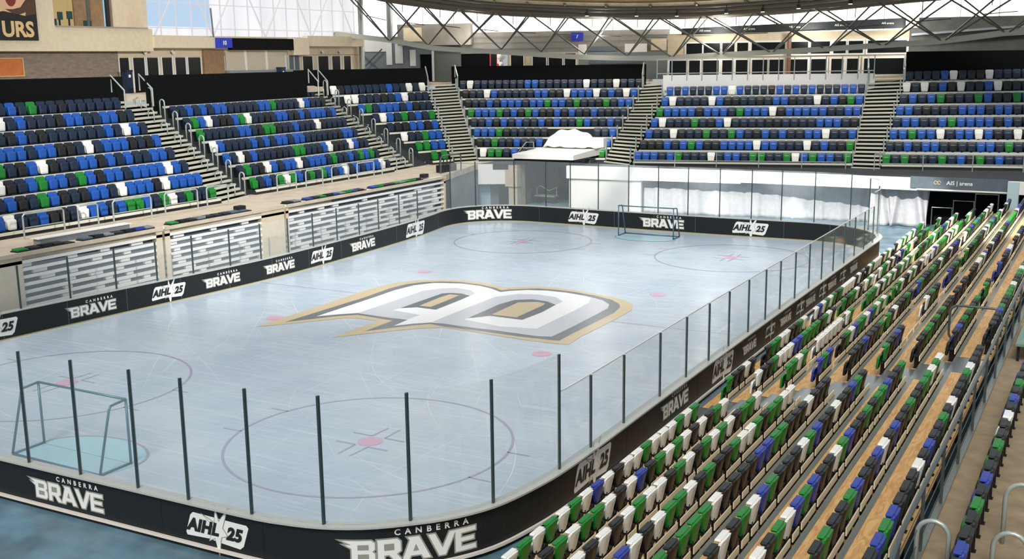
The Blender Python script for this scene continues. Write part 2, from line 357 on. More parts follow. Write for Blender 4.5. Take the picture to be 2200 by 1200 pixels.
LOGO = {
'gold': [(-5.38, 8.01), (-5.65, 14.53), (-5.6, 16.07), (-5.32, 17.11), (-4.84, 17.8), (-3.92, 18.32), (-3.13, 18.63), (-2.16, 18.63), (-1.25, 18.39), (-0.58, 18.05), (-0.15, 18.43), (0.54, 18.87), (1.38, 19.0), (2.32, 18.91), (3.31, 18.66), (4.31, 18.33), (5.01, 17.98), (5.52, 17.46), (5.87, 16.53), (5.92, 15.16), (5.91, 13.51), (5.89, 11.97), (5.99, 10.86), (5.5, 10.76), (4.47, 10.75), (3.29, 10.83), (2.04, 10.97), (0.81, 10.99), (0.54, 10.77), (-0.0, 10.35), (-0.91, 9.27), (-1.86, 8.04), (-1.92, 8.93), (-1.86, 10.57), (-1.93, 10.78), (-2.84, 10.76), (-3.25, 10.65), (-3.93, 9.8), (-4.82, 8.69)] ,
'dark': [(-4.93, 9.05), (-4.85, 13.98), (-4.97, 15.82), (-4.82, 16.89), (-4.42, 17.55), (-3.74, 18.03), (-2.91, 18.27), (-1.89, 18.19), (-0.95, 17.87), (-0.45, 17.53), (-0.27, 17.83), (0.05, 18.07), (0.72, 18.53), (1.56, 18.65), (2.48, 18.57), (3.47, 18.33), (4.43, 17.89), (5.01, 17.31), (5.28, 16.79), (5.45, 15.79), (5.45, 14.09), (5.44, 12.5), (5.47, 11.18), (5.21, 11.12), (3.93, 11.07), (2.34, 11.12), (0.73, 11.11), (0.15, 11.23), (-0.31, 10.8), (-1.39, 9.24), (-1.42, 11.04), (-2.27, 11.13), (-3.2, 11.23), (-3.75, 10.71)] ,
'white': [(-4.45, 10.32), (-4.49, 14.16), (-4.55, 15.59), (-4.39, 16.77), (-3.92, 17.55), (-3.55, 17.73), (-2.74, 18.01), (-1.74, 17.93), (-0.99, 17.63), (-0.33, 17.21), (-0.12, 17.56), (0.5, 18.08), (1.29, 18.31), (2.17, 18.31), (3.16, 18.07), (4.12, 17.65), (4.7, 17.06), (4.92, 16.43), (4.96, 15.55), (5.01, 13.39), (5.0, 11.52), (4.52, 11.36), (2.95, 11.42), (1.36, 11.42), (0.49, 11.48), (0.03, 11.42), (-0.44, 10.99), (-0.91, 10.38), (-0.99, 11.42), (-1.78, 11.37), (-3.37, 11.46), (-3.92, 10.93)] ,
'grey1': [(-3.36, 11.5), (-3.36, 13.91), (-3.4, 16.04), (-2.94, 16.8), (-2.45, 17.15), (-1.64, 17.0), (-1.13, 16.5), (-1.07, 15.98), (-1.65, 16.25), (-2.13, 16.13), (-2.32, 15.83), (-2.36, 12.87), (-2.43, 12.46), (-1.01, 12.27), (-1.03, 11.48), (-1.8, 11.39)] ,
'cnt1': [(-2.36, 12.87), (-2.37, 15.91), (-2.13, 16.13), (-1.65, 16.25), (-1.09, 16.01), (-1.02, 15.24), (-0.97, 13.74), (-0.97, 13.27), (-1.88, 13.29)] ,
'gold1': [(-1.92, 13.55), (-2.03, 15.31), (-1.98, 15.89), (-1.53, 15.9), (-1.43, 14.46), (-1.39, 13.57)] ,
'grey2': [(-0.0, 12.24), (-0.04, 14.37), (-0.04, 16.32), (0.53, 17.21), (1.28, 17.47), (2.23, 17.32), (2.83, 16.73), (2.82, 16.09), (2.25, 16.45), (1.56, 16.54), (0.96, 16.11), (0.8, 15.16), (0.91, 12.61), (0.89, 12.37), (2.6, 12.03), (3.98, 12.32), (3.94, 15.59), (3.83, 17.02), (3.52, 17.85), (4.12, 17.65), (4.7, 17.06), (4.92, 16.43), (4.96, 15.55), (5.01, 13.39), (5.0, 11.52), (4.52, 11.36), (2.95, 11.42), (1.36, 11.42), (0.49, 11.48), (0.05, 11.51)] ,
'cnt2': [(0.91, 12.61), (0.8, 15.16), (0.96, 16.11), (1.56, 16.54), (2.25, 16.45), (2.83, 16.06), (2.94, 14.74), (2.86, 13.28), (1.44, 13.33)] ,
'gold2': [(1.42, 13.5), (1.31, 15.79), (1.95, 16.2), (2.35, 16.11), (2.44, 15.77), (2.49, 13.5)] ,
}
for i, (k, m) in enumerate((('gold', P_GOLD), ('dark', P_DARK), ('white', P_WHITE), ('grey1', P_GREY), ('grey2', P_GREY), ('cnt1', P_CDARK), ('gold1', P_GOLD), ('cnt2', P_CDARK), ('gold2', P_GOLD))):
    flat('logo_layer', [LOGO[k]], m, Z1+.0015*(i+1), {'gold': 'gold outline of the big slanted letter B on the ice', 'white': 'white body of the big slanted letter B on the ice'}.get(k))

# ---------------------------------------------------------------- dasher boards, with lettering
def band(s0, s1, z0, z1, o0, o1, m, name, parent, step=0.25):     # swept box; o = offset outward from the inner face
    n = max(2, int((s1-s0)/step)); b = MB(); vs = []
    for i in range(n+1):
        p, nn = at(s0+(s1-s0)*i/n)
        for o, z in ((o0, z0), (o1, z0), (o1, z1), (o0, z1)): q = p-nn*o; vs.append((q.x, q.y, z))
    fs = []
    for i in range(n):
        a = 4*i; c = a+4
        for k in range(4): k2 = (k+1) % 4; fs.append((a+k, a+k2, c+k2, c+k))
    fs += [(3, 2, 1, 0), (4*n, 4*n+1, 4*n+2, 4*n+3)]
    b.add(vs, fs); return b.build(name, m, parent)
def wrap(tris, s0, zc, off, sign, m, name, parent):     # lay a flat shape on the board face
    vs, fs = finer(tris); b = MB(); out = []
    for u, v in vs:
        p, nn = at(s0+sign*u); q = p-nn*off; out.append((q.x, q.y, zc+v))
    b.add(out, fs); return b.build(name, m, parent)
def finer(tris, L=.14):
    vs, fs = tris; bm = bmesh.new(); q = [bm.verts.new((x, y, 0)) for x, y in vs]
    for f in fs:
        try: bm.faces.new([q[i] for i in f])
        except ValueError: pass
    for _ in range(5):
        es = [e for e in bm.edges if abs(e.verts[0].co.x-e.verts[1].co.x) > L]
        if not es: break
        bmesh.ops.subdivide_edges(bm, edges=es, cuts=1); bmesh.ops.triangulate(bm, faces=bm.faces)
    bm.verts.index_update(); r = ([(v.co.x, v.co.y) for v in bm.verts], [tuple(v.index for v in f.verts) for f in bm.faces]); bm.free(); return r
def sc(polys, k, dx=0, dy=0): return [[(x*k+dx, y*k+dy) for x, y in p] for p in polys]
def letters():
    B = [[(-.42, 1.02), (-.05, .84), (-.3, .84), (.0, .66), (.0, 0), (.78, 0), (.92, .12), (.92, .42), (.82, .51), (.92, .6), (.92, .88), (.78, 1)], [(.26, .2), (.66, .2), (.66, .4), (.26, .4)], [(.26, .6), (.66, .6), (.66, .8), (.26, .8)]]
    R = [[(0, 0), (.27, 0), (.27, .3), (.45, .3), (.68, 0), (1.02, 0), (.76, .33), (.92, .45), (.92, .86), (.78, 1), (-.02, 1), (.0, .9)], [(.27, .52), (.64, .52), (.64, .78), (.27, .78)]]
    A = [[(-.06, 0), (.24, 0), (.32, .17), (.72, .17), (.8, 0), (1.12, 0), (.66, 1), (.16, 1), (.26, .86)], [(.42, .38), (.62, .38), (.52, .64)]]
    V = [[(.38, 0), (.66, 0), (1.12, 1), (.82, 1), (.53, .36), (.24, 1), (-.06, 1)]]
    E = [[(0, 0), (.92, 0), (.92, .22), (.27, .22), (.27, .4), (.84, .4), (.84, .6), (.27, .6), (.27, .78), (.92, .78), (.92, 1), (0, 1)]]
    out = []; x = 0
    for L, w in ((B, 1.0), (R, 1.0), (A, 1.06), (V, 1.06), (E, .95)): out.append(sc(L, 1, x)); x += w
    return [sc(L, 1, -x/2, -.5) for L in out]
LET = letters()
def brave(s0, parent, off, sign, w, zc):
    k = w/5.45
    for L in LET:
        wrap(shape(sc([L[0]], k), 0.022), s0, zc-.03, off, sign, M_LGREY, 'logo_outline', parent)
        wrap(shape(sc(L, k), -0.006), s0, zc-.03, off+(.004 if sign < 0 else -.004), sign, M_LWHITE, 'logo_letter', parent)
    wrap(text('CANBERRA', .065*w, .004, 0, 2.0), s0+sign*.12*w, zc+.5*k+.085, off, sign, M_LWHITE, 'logo_lettering', parent)
def aihl(s0, parent, off, sign, w, zc):
    k = w/2.0; e = .004 if sign < 0 else -.004
    plate = [(-1.0, -.34), (-.2, -.3), (.1, -.34), (.9, -.4), (1.0, -.3), (1.06, .26), (.98, .33), (-.92, .37), (-1.0, .28), (-1.06, -.26)]
    sh = [(x+y*.25, y) for x, y in plate]
    wrap(shape(sc([sh], k)), s0, zc, off, sign, M_LWHITE, 'logo_plate', parent)
    star = [(-.12, .12), (-.42, .34), (-.05, .2), (.0, .62), (.1, .26), (.42, .66), (.22, .1), (.38, -.1), (.16, -.18), (.06, -.7), (-.06, -.24), (-.26, -.34), (-.14, -.06)]
    wrap(shape(sc([star], k), .015), s0, zc, off+e, sign, M_LGREY, 'logo_star', parent); wrap(shape(sc([star], k), 0), s0, zc, off+2*e, sign, M_LWHITE, 'logo_star', parent)
    wrap(text('AIHL', .5*k, .02, .3, 1.05), s0-sign*.5*k, zc+.0, off+3*e, sign, M_INK, 'logo_lettering', parent)
    wrap(text('25', .5*k, .02, .3, 1.05), s0+sign*.6*k, zc-.02, off+3*e, sign, M_INK, 'logo_lettering', parent)
S_L0, S_L1 = sof(-12.2, -2.6), sof(-12.1, 33.2)
S_F0, S_F1 = S_L1, sof(11.0, 34.1)
S_R0, S_R1 = S_F1, sof(11.7, -3.2)
S_N0 = S_R1; S_N1 = sof(-10.2, -5.9); S_N1 = S_N1 if S_N1 > S_N0 else S_N1+PL
RUNS = {}
for nm, s0, s1, lab in (('L', S_L0, S_L1, 'black dasher board with white lettering in front of the folded bleachers'), ('F', S_F0, S_F1, 'curved black dasher board behind the goal at the tunnel end'), ('R', S_R0, S_R1, 'dasher board whose outer face runs along the plywood seating rows'), ('N', S_N0, S_N1, 'curved black dasher board behind the goal with the blue crease, outer face showing')):
    p, n_ = at((s0+s1)/2); t = thing('dasher_board', lab, 'rink board', (p.x, p.y, FL), 'dasher boards of the rink'); RUNS[nm] = t
    band(s0, s1, FL, HB-.04, 0.0, 0.16, M_BOARD, 'board_panel', t)
    band(s0, s1, HB-.04, HB, -0.015, 0.27, M_CAP, 'cap_rail', t)
    band(s0, s1, 0.0, 0.04, -0.02, 0.0, M_KICK, 'kick_strip', t)
    if nm in 'NR': band(s0, s1, FL+.1, FL+.16, 0.17, 0.23, M_TUBE, 'base_tube', t)
    k = int((s1-s0)/2.4)
    for i in range(1, k):
        q = s0+(s1-s0)*i/k; o = (0.159, 0.1625) if nm in 'NR' else (-0.0025, 0.001)
        band(q-.008, q+.008, .06 if nm in 'LF' else FL+.18, HB-.05, o[0], o[1], M_SLATE if nm in 'LF' else M_BLACK, 'panel_seam', t, .1)
for y, w, f in ((2.1, 1.7, aihl), (6.14, 2.1, brave), (9.6, 1.5, aihl), (12.44, 2.0, brave), (15.9, 2.0, brave), (18.9, 1.6, aihl), (22.4, 2.2, brave), (27.7, 2.0, aihl)): f(sof(-11.4, y), RUNS['L'], -.005, 1, w, .47)
for x, w, f in ((-11.0, 2.9, brave), (-5.2, 1.75, aihl), (-.22, 2.6, brave), (4.7, 1.75, aihl)): f(sof(x, 34.5 if x < -9 else 35.35), RUNS['F'], -.005, 1, w, .47)
for i, y in enumerate((-.15, 5.1, 9.0, 11.65, 13.88, 15.8, 17.69, 19.18, 20.99, 22.54, 24.36, 26.41)): (aihl if i % 2 == 0 else brave)(sof(12.1, y), RUNS['R'], .165, -1, (1.75 if i % 2 == 0 else 2.0) if i < 3 else (1.0 if i % 2 == 0 else 1.4), .5)
brave(sof(2.72, -6.6), RUNS['N'], .165, -1, 2.25, .46); aihl(sof(6.9, -6.5), RUNS['N'], .165, -1, 1.45, .48); brave(sof(10.75, -5.3), RUNS['N'], .165, -1, 2.55, .46)

# ---------------------------------------------------------------- clear shields on the boards
def shields(ss, ztop, zts, where, start):
    k = len(ss)-1
    for i in range(k):
        s0, s1 = ss[i], ss[i+1]; p, nn = at(s0); q = p-nn*.12
        z1 = zts[i] if zts else ztop
        t = thing('shield_panel', f'clear shield panel, {nth(i+1)} {start}, {where}', 'glass panel', (q.x, q.y, HB), 'clear shields above the dasher boards')
        band(s0+.04, s1-.04, HB, z1, .112, .128, M_SHIELD, 'glass_pane', t, .3)
        if where.startswith('beside'): band(s0+.04, s1-.04, z1+.001, z1+.03, .108, .132, M_LWHITE, 'edge_highlight', t, .3)  # white strip painted as the highlight along the glass top
        b = MB(); b.box(q.x-.022, q.x+.022, q.y-.03, q.y+.03, HB, z1-.01); b.build('post', M_SPOST, t)
sL = [sof(-11.6, y) for y in (1.4, 3.3, 5.3, 7.3, 9.2, 11.0, 13.0, 14.8, 16.6, 18.4, 20.3, 22.2, 24.0, 26.1, 28.2, 30.6)]
shields(sL, 2.55, None, 'before the folded bleachers', 'from the booth end')
sF = [sof(-12.1, 32.4), sof(-11.6, 34.0), sof(-9.7, 35.2)]+[sof(x, 35.3) for x in (-7.7, -6.1, -4.3, -2.4, -.6, 1.15, 2.95, 4.7, 6.3, 8.0)]+[sof(9.9, 34.9), sof(11.1, 33.9)]
shields(sF, 3.6, None, 'behind the tunnel end goal', 'from the folded bleachers')
yR = [-1.7, -.2, 1.66, 4.0, 5.94, 7.79, 9.58, 11.51, 13.37, 15.07, 16.98, 18.93, 20.83, 22.7, 24.6, 26.5, 28.4, 30.3]
sR = [sof(11.9, y) for y in reversed(yR)]
sR = [S_F1+.05, sof(11.6, 33.0)]+sR
shields(sR, 2.66, [3.55, 3.3]+[2.66]*40, 'beside the plywood stand', 'from the curtained end')
sN = [sof(11.9, -1.7), sof(11.53, -3.87), sof(10.57, -5.24), sof(9.28, -6.11), sof(7.79, -6.45), sof(6.17, -6.5), sof(4.78, -6.5), sof(3.1, -6.55), sof(1.49, -6.6), sof(-.2, -6.6), sof(-1.9, -6.6), sof(-3.6, -6.6)]
shields(sN, 3.5, None, 'behind the goal with the blue crease', 'from the plywood stand')

# ---------------------------------------------------------------- goals
def goal(cx, yf, s, h, label):     # s = +1 when the mouth faces +y
    w = 1.58; yb = yf-s*.92; yt = yf-s*.45
    t = thing('hockey_goal', label, 'goal', (cx, yf-s*.45, .0), None); r = .032
    for sx in (-1, 1):
        x = cx+sx*w
        b = MB(); b.tube([(x, yf, 0), (x, yf, h)], r); b.build('front_post', M_GOAL, t, True)
        b = MB(); b.tube([(x, yf, h), (x-sx*.0, yt, h-.04), (x+sx*.0, yt-s*.06, h-.12), (x, yb, .05)], r); b.build('back_stay', M_GOAL, t, True)
        b = MB(); b.tube([(x, yf, .03), (x, yb, .03)], r); b.build('base_bar', M_GOAL, t, True)
    b = MB(); b.tube([(cx-w, yf, h), (cx+w, yf, h)], r); b.build('crossbar', M_GOAL, t, True)
    b = MB(); b.tube([(cx-w, yb, .03), (cx+w, yb, .03)], r); b.build('back_bar', M_GOAL, t, True)
goal(-.08, -3.97, 1, 1.64, 'blue-grey goal frame without a net beside the blue crease, behind tall shields')
goal(-.27, 32.8, -1, 1.66, 'thin goal frame without a net at the tunnel end of the rink')
# ---------------------------------------------------------------- far terraces (eight rows of seats in six blocks)
BK = {1: ((-16.34, 5.76), (-16.42, 17.94), (-21.97, 10.35, 7.2), (-22.01, 17.47, 7.23), 7),
      2: ((-17.18, 21.25), (-17.32, 33.76), (-22.77, 20.63, 7.25), (-22.92, 33.71, 7.29), 7),
      3: ((-17.56, 38.45), (-16.98, 39.92), (-24.41, 36.99, 7.25), (-21.29, 43.74, 7.32), 7),
      4: ((-16.07, 41.75), (-7.99, 44.49), (-20.33, 46.21, 7.38), (-7.88, 50.44, 7.39), 7),
      5: ((-5.38, 43.04), (7.48, 46.45), (-5.21, 48.05, 6.91), (7.1, 51.31, 7.01), 6),
      6: ((9.21, 46.5), (16.83, 48.31), (9.31, 52.28, 7.76), (15.9, 53.85, 7.89), 7)}
WHITE = set([(1, 6, 0), (1, 5, 13), (1, 4, 9), (1, 3, 4), (1, 2, 18), (1, 2, 0), (1, 1, 12), (1, 1, 17), (1, 0, 18), (1, 0, 8), (1, 0, 1), (2, 7, 7), (2, 5, 3), (2, 5, 9), (2, 3, 0), (2, 6, 20), (2, 2, 2), (2, 4, 19), (2, 1, 4), (2, 2, 17), (2, 2, 21), (2, 0, 5), (2, 1, 9), (2, 0, 15), (2, 0, 22), (3, 7, 0), (3, 6, 0), (3, 6, 1), (3, 7, 11), (3, 7, 13), (3, 6, 8), (3, 4, 1), (3, 2, 0), (4, 7, 1), (4, 6, 3), (4, 7, 17), (4, 7, 21), (4, 6, 14), (4, 6, 18), (4, 6, 22), (4, 6, 24), (4, 0, 0), (5, 6, 8), (5, 5, 1), (5, 5, 6), (5, 4, 14), (5, 3, 1), (5, 3, 9), (5, 2, 3), (5, 2, 21), (5, 1, 14), (5, 1, 20), (5, 0, 9), (5, 0, 19), (5, 5, 19), (6, 7, 5), (6, 7, 9), (6, 6, 0), (6, 6, 2), (6, 6, 6), (6, 6, 10), (6, 2, 5), (6, 2, 9), (6, 2, 13)])
GREEN = set([(1, 7, 3), (1, 3, 0), (1, 2, 4), (1, 2, 8), (1, 1, 4), (1, 0, 13), (1, 0, 14), (1, 0, 17), (1, 0, 20), (1, 0, 23), (2, 7, 17), (2, 6, 15), (2, 5, 1), (2, 5, 8), (2, 4, 10), (2, 4, 11), (2, 4, 0), (2, 2, 11), (2, 2, 12), (2, 0, 4), (2, 0, 6), (2, 0, 9), (2, 0, 11), (2, 0, 0), (2, 1, 1), (2, 1, 15), (2, 1, 20), (2, 1, 22), (3, 5, 1), (3, 4, 4), (3, 4, 8), (3, 2, 3), (3, 1, 1), (3, 1, 0), (3, 0, 0), (3, 0, 1), (4, 5, 11), (4, 5, 15), (4, 5, 19), (4, 4, 0), (4, 4, 4), (4, 4, 8), (4, 3, 14), (4, 2, 3), (4, 1, 2), (4, 0, 1), (4, 0, 2), (4, 0, 15), (5, 4, 0), (5, 4, 10), (5, 3, 5), (5, 2, 7), (5, 2, 10), (5, 1, 6), (5, 0, 5), (5, 0, 14), (5, 0, 15), (5, 0, 18), (5, 0, 21), (5, 0, 25), (5, 1, 25), (5, 5, 23), (6, 5, 4), (6, 5, 8), (6, 5, 12), (6, 3, 6), (6, 2, 2), (6, 1, 13), (6, 0, 0), (6, 0, 2), (6, 0, 6), (6, 0, 10)])
ZB = 3.0
BN = {1: 'block under the booth', 2: 'block below the shutters', 3: 'corner block', 4: 'block over the tunnel', 5: 'block below the white wall', 6: 'block below the dark cladding'}
ANCH = {1: 'booth-side stairs', 2: 'booth-side stairs', 3: 'shutter-side stairs', 4: 'corner-side stairs', 5: 'tunnel-side stairs', 6: 'white-wall stairs'}
def rows(k):
    bl, br, tl, tr, nr = BK[k]; bl = Vector((*bl, ZB)); br = Vector((*br, ZB)); tl = Vector(tl); tr = Vector(tr)
    d = (br-bl).normalized(); d.z = 0; d.normalize(); n = Vector((-d.y, d.x, 0))
    return [(bl+(tl-bl)*(r/nr), br+(tr-br)*(r/nr)) for r in range(nr+1)], d, n
def far_seat():
    b = MB(); tile(b, .38, .48, .57, .05, .09, 0, .09, .03, 0, .09, .02); tile(b, .37, .43, .41, .05, .09, -.12, .02, .0, 0, .08, .02)
    b.box(-.06, .06, -.02, .06, 0, .2, 1); b.box(-.2, .2, -.1, .02, .07, .11, 1); return b
FS = far_seat()
FSM = {c: FS.mesh('tip_up_seat', [m, M_BLACK], smooth=False) for c, m in (('blue', M_BLUE), ('navy', M_NAVY), ('green', M_GREEN), ('white', M_SWHITE), ('black', M_SBLACK))}
FARS = []
rnd = random.Random(11)
for k in BK:
    RW, d, n = rows(k); nr = BK[k][4]
    cx = sum((a+b_).x for a, b_ in RW)/(2*len(RW)); cy = sum((a+b_).y for a, b_ in RW)/(2*len(RW))
    t = thing('seating_terrace', f'stepped terrace with pale edge rails carrying the seats, {BN[k]}', 'seating terrace', (cx, cy, DK), 'concrete seating terraces')
    for r, (L, R) in enumerate(RW):
        ex = -5.6 if k == 1 else 0.0
        Lx = L+d*ex; rx = d*(.3 if k == 6 else 0)
        if k == 6: R = R+d*3.0
        drop = .66 if r else .2
        dep = .82
        segs = [(0.0, 1.0)]
        if k == 4 and r < 3: segs = [(0, (.43, .50, .56)[r]), ((.87, .86, .80)[r], 1.0)]
        for (f0, f1) in segs:
            A, B = Lx+(R-Lx)*f0, Lx+(R-Lx)*f1
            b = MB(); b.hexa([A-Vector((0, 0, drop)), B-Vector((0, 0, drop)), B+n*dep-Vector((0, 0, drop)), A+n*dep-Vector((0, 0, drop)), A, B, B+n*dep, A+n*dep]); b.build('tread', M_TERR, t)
            b = MB(); f = -n*.04; u = Vector((0, 0, .055)); w = Vector((0, 0, .06))
            b.hexa([A+f-w, B+f-w, B+n*.05-w, A+n*.05-w, A+f+u, B+f+u, B+n*.05+u, A+n*.05+u]); b.build('edge_rail', M_NOSE, t)
        w = (R-L).length if k != 6 else ((R-d*3.0)-L).length
        m = int((w-.15)/.5); pitch = w/m
        i0, i1 = (-11 if k == 1 else 0), (m+6 if k == 6 else m)
        dirv = (R-L).normalized(); yaw = math.atan2(dirv.y, dirv.x)
        for i in range(i0, i1):
            p = L+dirv*(pitch*(i+.5)); p.z = L.z+(R.z-L.z)*((i+.5)/m)*(1 if k != 6 else w/(w+3.0)); p = p+n*.34
            if k == 4 and r < 3:
                fr_ = (i+.5)/m
                if segs[0][1]-.02 < fr_ < segs[1][0]+.02: continue
            q = rnd.random()
            if (k, r, i) in WHITE: c = 'white'
            elif (k, r, i) in GREEN: c = 'green'
            else:
                pb = .40 if k in (1, 2) else (.5 if k == 3 else .46)
                if r == nr and k not in (5,): pb = .16
                elif r == nr-1: pb = .3
                c = 'blue' if q < pb else ('navy' if q < .88 else 'black')
                if k == 3 and r == 0: c = 'green'
            FARS.append(((p-CAMP).length if i >= -2 else 900, k, r, (m-1-i) if k == 1 else i, c, p, yaw))
FARS.sort(key=lambda z: z[0])
for (dd, k, r, i, c, p, yaw) in FARS[:300]:
    o = bpy.data.objects.new('tip_up_seat', FSM[c]); COL.objects.link(o); o.location = p; o.rotation_euler = (0, 0, yaw)
    tag(o, f'{c} tip-up seat, {nth(i+1)} from the {ANCH[k]}, {nth(r+1)} row up, {BN[k]}', 'seat', 'tip-up seats of the terraces')
b = MB(); ci = {'blue': 0, 'navy': 1, 'green': 2, 'white': 3, 'black': 4}
for (dd, k, r, i, c, p, yaw) in FARS[300:]:
    ca, sa = math.cos(yaw), math.sin(yaw)
    vs = [(p.x+x*ca-y*sa, p.y+x*sa+y*ca, p.z+z) for x, y, z in FS.v]; base = len(b.v)
    b.v += vs; b.f += [tuple(q+base for q in f) for f in FS.f]; b.m += [ci[c] if mi == 0 else 4 for mi in FS.m]
tag(b.build('tip_up_seats', [M_BLUE, M_NAVY, M_GREEN, M_SWHITE, M_SBLACK]), 'remaining far rows of blue, navy, green and white tip-up seats', 'seats', None, 'stuff')

# stairs between the blocks
def interp(a, b, t): return a+(b-a)*t
SN = {1: 'stairs between the booth block and the shutter block', 2: 'stairs between the shutter block and the corner block', 3: 'straight stairs between the corner block and the tunnel block', 4: 'stairs between the tunnel block and the white-wall block', 5: 'stairs between the white-wall block and the dark-cladding block'}
for k in range(1, 6):
    A, dA, nA = rows(k); B, dB, nB = rows(k+1)
    r0, r1 = A[0][1], A[-1][1]; l0, l1 = B[0][0], B[-1][0]
    if k+1 == 5: l1 = l1+(l1-B[-2][0])
    if k == 5: r1 = r1+(r1-A[-2][1])
    n = ((nA+nB)/2).normalized(); fr0 = {1: .72, 2: .50, 3: .98, 4: .92, 5: .98}[k]; fr1 = {1: .74, 2: .66, 3: .98, 4: .9, 5: .98}[k]
    a0 = r0; c0 = interp(r0, l0, fr0); a1 = r1; c1 = interp(r1, l1, fr1)
    base0 = Vector((0, 0, -.25))
    up_ = (a1-a0)/7.0
    t = thing('stair_flight', f'pale slatted {SN[k]}', 'stairs', tuple((a0+c0)/2-Vector((0, 0, .2))), 'stair flights of the terraces')
    N = 24; top = 1.10
    for i in range(N+1):
        f = -0.03+(top+.03)*i/N
        P, Q = interp(a0, a1, f), interp(c0, c1, f); dz = Vector((0, 0, .10)); dp = n*.17
        b = MB(); b.hexa([P-dz, Q-dz, Q-dz+dp, P-dz+dp, P, Q, Q+dp, P+dp]); b.build('step', M_STAIR, t)
    b = MB(); z = Vector((0, 0, -.30)); z2 = Vector((0, 0, -.75))
    P0, Q0, P1, Q1 = a0, c0, interp(a0, a1, top), interp(c0, c1, top); m = n*.25
    b.hexa([P0+z2+m, Q0+z2+m, Q1+z2+m, P1+z2+m, P0+z+m, Q0+z+m, Q1+z+m, P1+z+m]); b.build('stair_base', M_DARK, t)
    if fr0 < .95:
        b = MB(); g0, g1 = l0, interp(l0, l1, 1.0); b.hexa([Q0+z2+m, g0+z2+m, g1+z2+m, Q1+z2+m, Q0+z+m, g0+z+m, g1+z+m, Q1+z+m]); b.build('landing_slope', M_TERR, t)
    if k in (1, 2):       # hooped handrails up the far side
        for r in range(8):
            f = r/7.0
            P = interp(interp(a0, a1, f), interp(c0, c1, f), 1.02)+n*.12; e = (c0-a0).normalized(); e.z = 0
            q = P; w = n*.26; h = 1.05
            pts = [q+Vector((0, 0, -.1))]+[q+n*(.16-.16*math.cos(math.radians(a)))+Vector((0, 0, h-.16+.16*math.sin(math.radians(a)))) for a in range(0, 181, 30)]+[q+n*.32+Vector((0, 0, .25))]
            pts = [p+e*.35*0 for p in pts]
            b = MB(); b.tube([p+(p-q)*0 for p in pts], .035, 6); b.build('hoop_rail', M_RAIL, t, True)
            b = MB(); P2 = interp(interp(a0, a1, f), interp(c0, c1, f), .55); b.tube([P2, P2+Vector((0, 0, .5)), P2+n*.2+Vector((0, 0, .62)), P2+n*.4+Vector((0, 0, .5)), P2+n*.4+Vector((0, 0, .25))], .03, 6); b.build('middle_rail', M_RAIL, t, True)
    else:
        for side in ((0, 1) if k == 3 else (1, 0)):
            for r in range(8):
                f = r/7.0; P = interp(interp(a0, a1, f), interp(c0, c1, f), .03 if side == 0 else .97)+n*.1
                b = MB(); b.tube([P+Vector((0, 0, -.1)), P+Vector((0, 0, .82)), P+n*.3+Vector((0, 0, .82)), P+n*.3+Vector((0, 0, .2))], .032, 6); b.build('hoop_rail', M_RAIL, t)
    # rails at the head of the flight
    for side in (0.0, 1.0):
        P = interp(interp(a0, a1, 1.0), interp(c0, c1, 1.0), side); Q = P+up_*1.0
        b = MB(); b.tube([P+Vector((0, 0, .1)), P+Vector((0, 0, 1.0)), P+n*.9+Vector((0, 0, 1.75)), P+n*.9+Vector((0, 0, .9))], .04, 6); b.build('head_rail', M_RAIL, t)

# concourse deck in front of the rows, bowl walls
front = [Vector((-15.9, 1.0)), Vector((-16.3, 5.76)), Vector((-16.5, 17.94)), Vector((-17.0, 21.25)), Vector((-17.3, 33.76)), Vector((-17.56, 38.45)), Vector((-16.98, 39.92)), Vector((-16.07, 41.75)), Vector((-7.99, 44.49)), Vector((-5.38, 43.04)), Vector((7.48, 46.45)), Vector((9.21, 46.5)), Vector((19.9, 49.0))]
FAS = [Vector((-13.35, 33.3)), Vector((-15.2, 40.2)), Vector((-13.0, 41.35))]; FAS2 = [Vector((-8.5, 41.2)), Vector((-4.2, 41.55)), Vector((2, 42.2)), Vector((20.5, 42.2))]
def deck(poly, z0, z1, m, name): b = MB(); b.prism([(p[0], p[1], z0) for p in poly], (0, 0, z1-z0)); return b.build(name, m)
struct(deck([(-12.9, -6.0), (-13.2, 10.6), (-13.05, 17), (-13.35, 24.2), (-13.35, 33.3), (-15.2, 40.2), (-15.0, 43.6), (-18.2, 43.6), (-18.2, -6.0)], DK-.35, DK, M_CONC, 'floor_deck'), 'pale concrete walkway above the folded bleachers', 'walkway')
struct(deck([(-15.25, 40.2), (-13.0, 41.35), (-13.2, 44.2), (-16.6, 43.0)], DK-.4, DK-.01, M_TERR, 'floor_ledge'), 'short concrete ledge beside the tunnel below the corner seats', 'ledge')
struct(deck([(-8.5, 41.2), (-4.2, 41.55), (2, 42.2), (20.5, 42.2), (20.5, 50.5), (9.21, 47.6), (-5.4, 44.2), (-8.5, 45.6)], DK-.4, DK, M_TERR, 'floor_ledge'), 'long concrete ledge in front of the seats above the curtains', 'ledge')
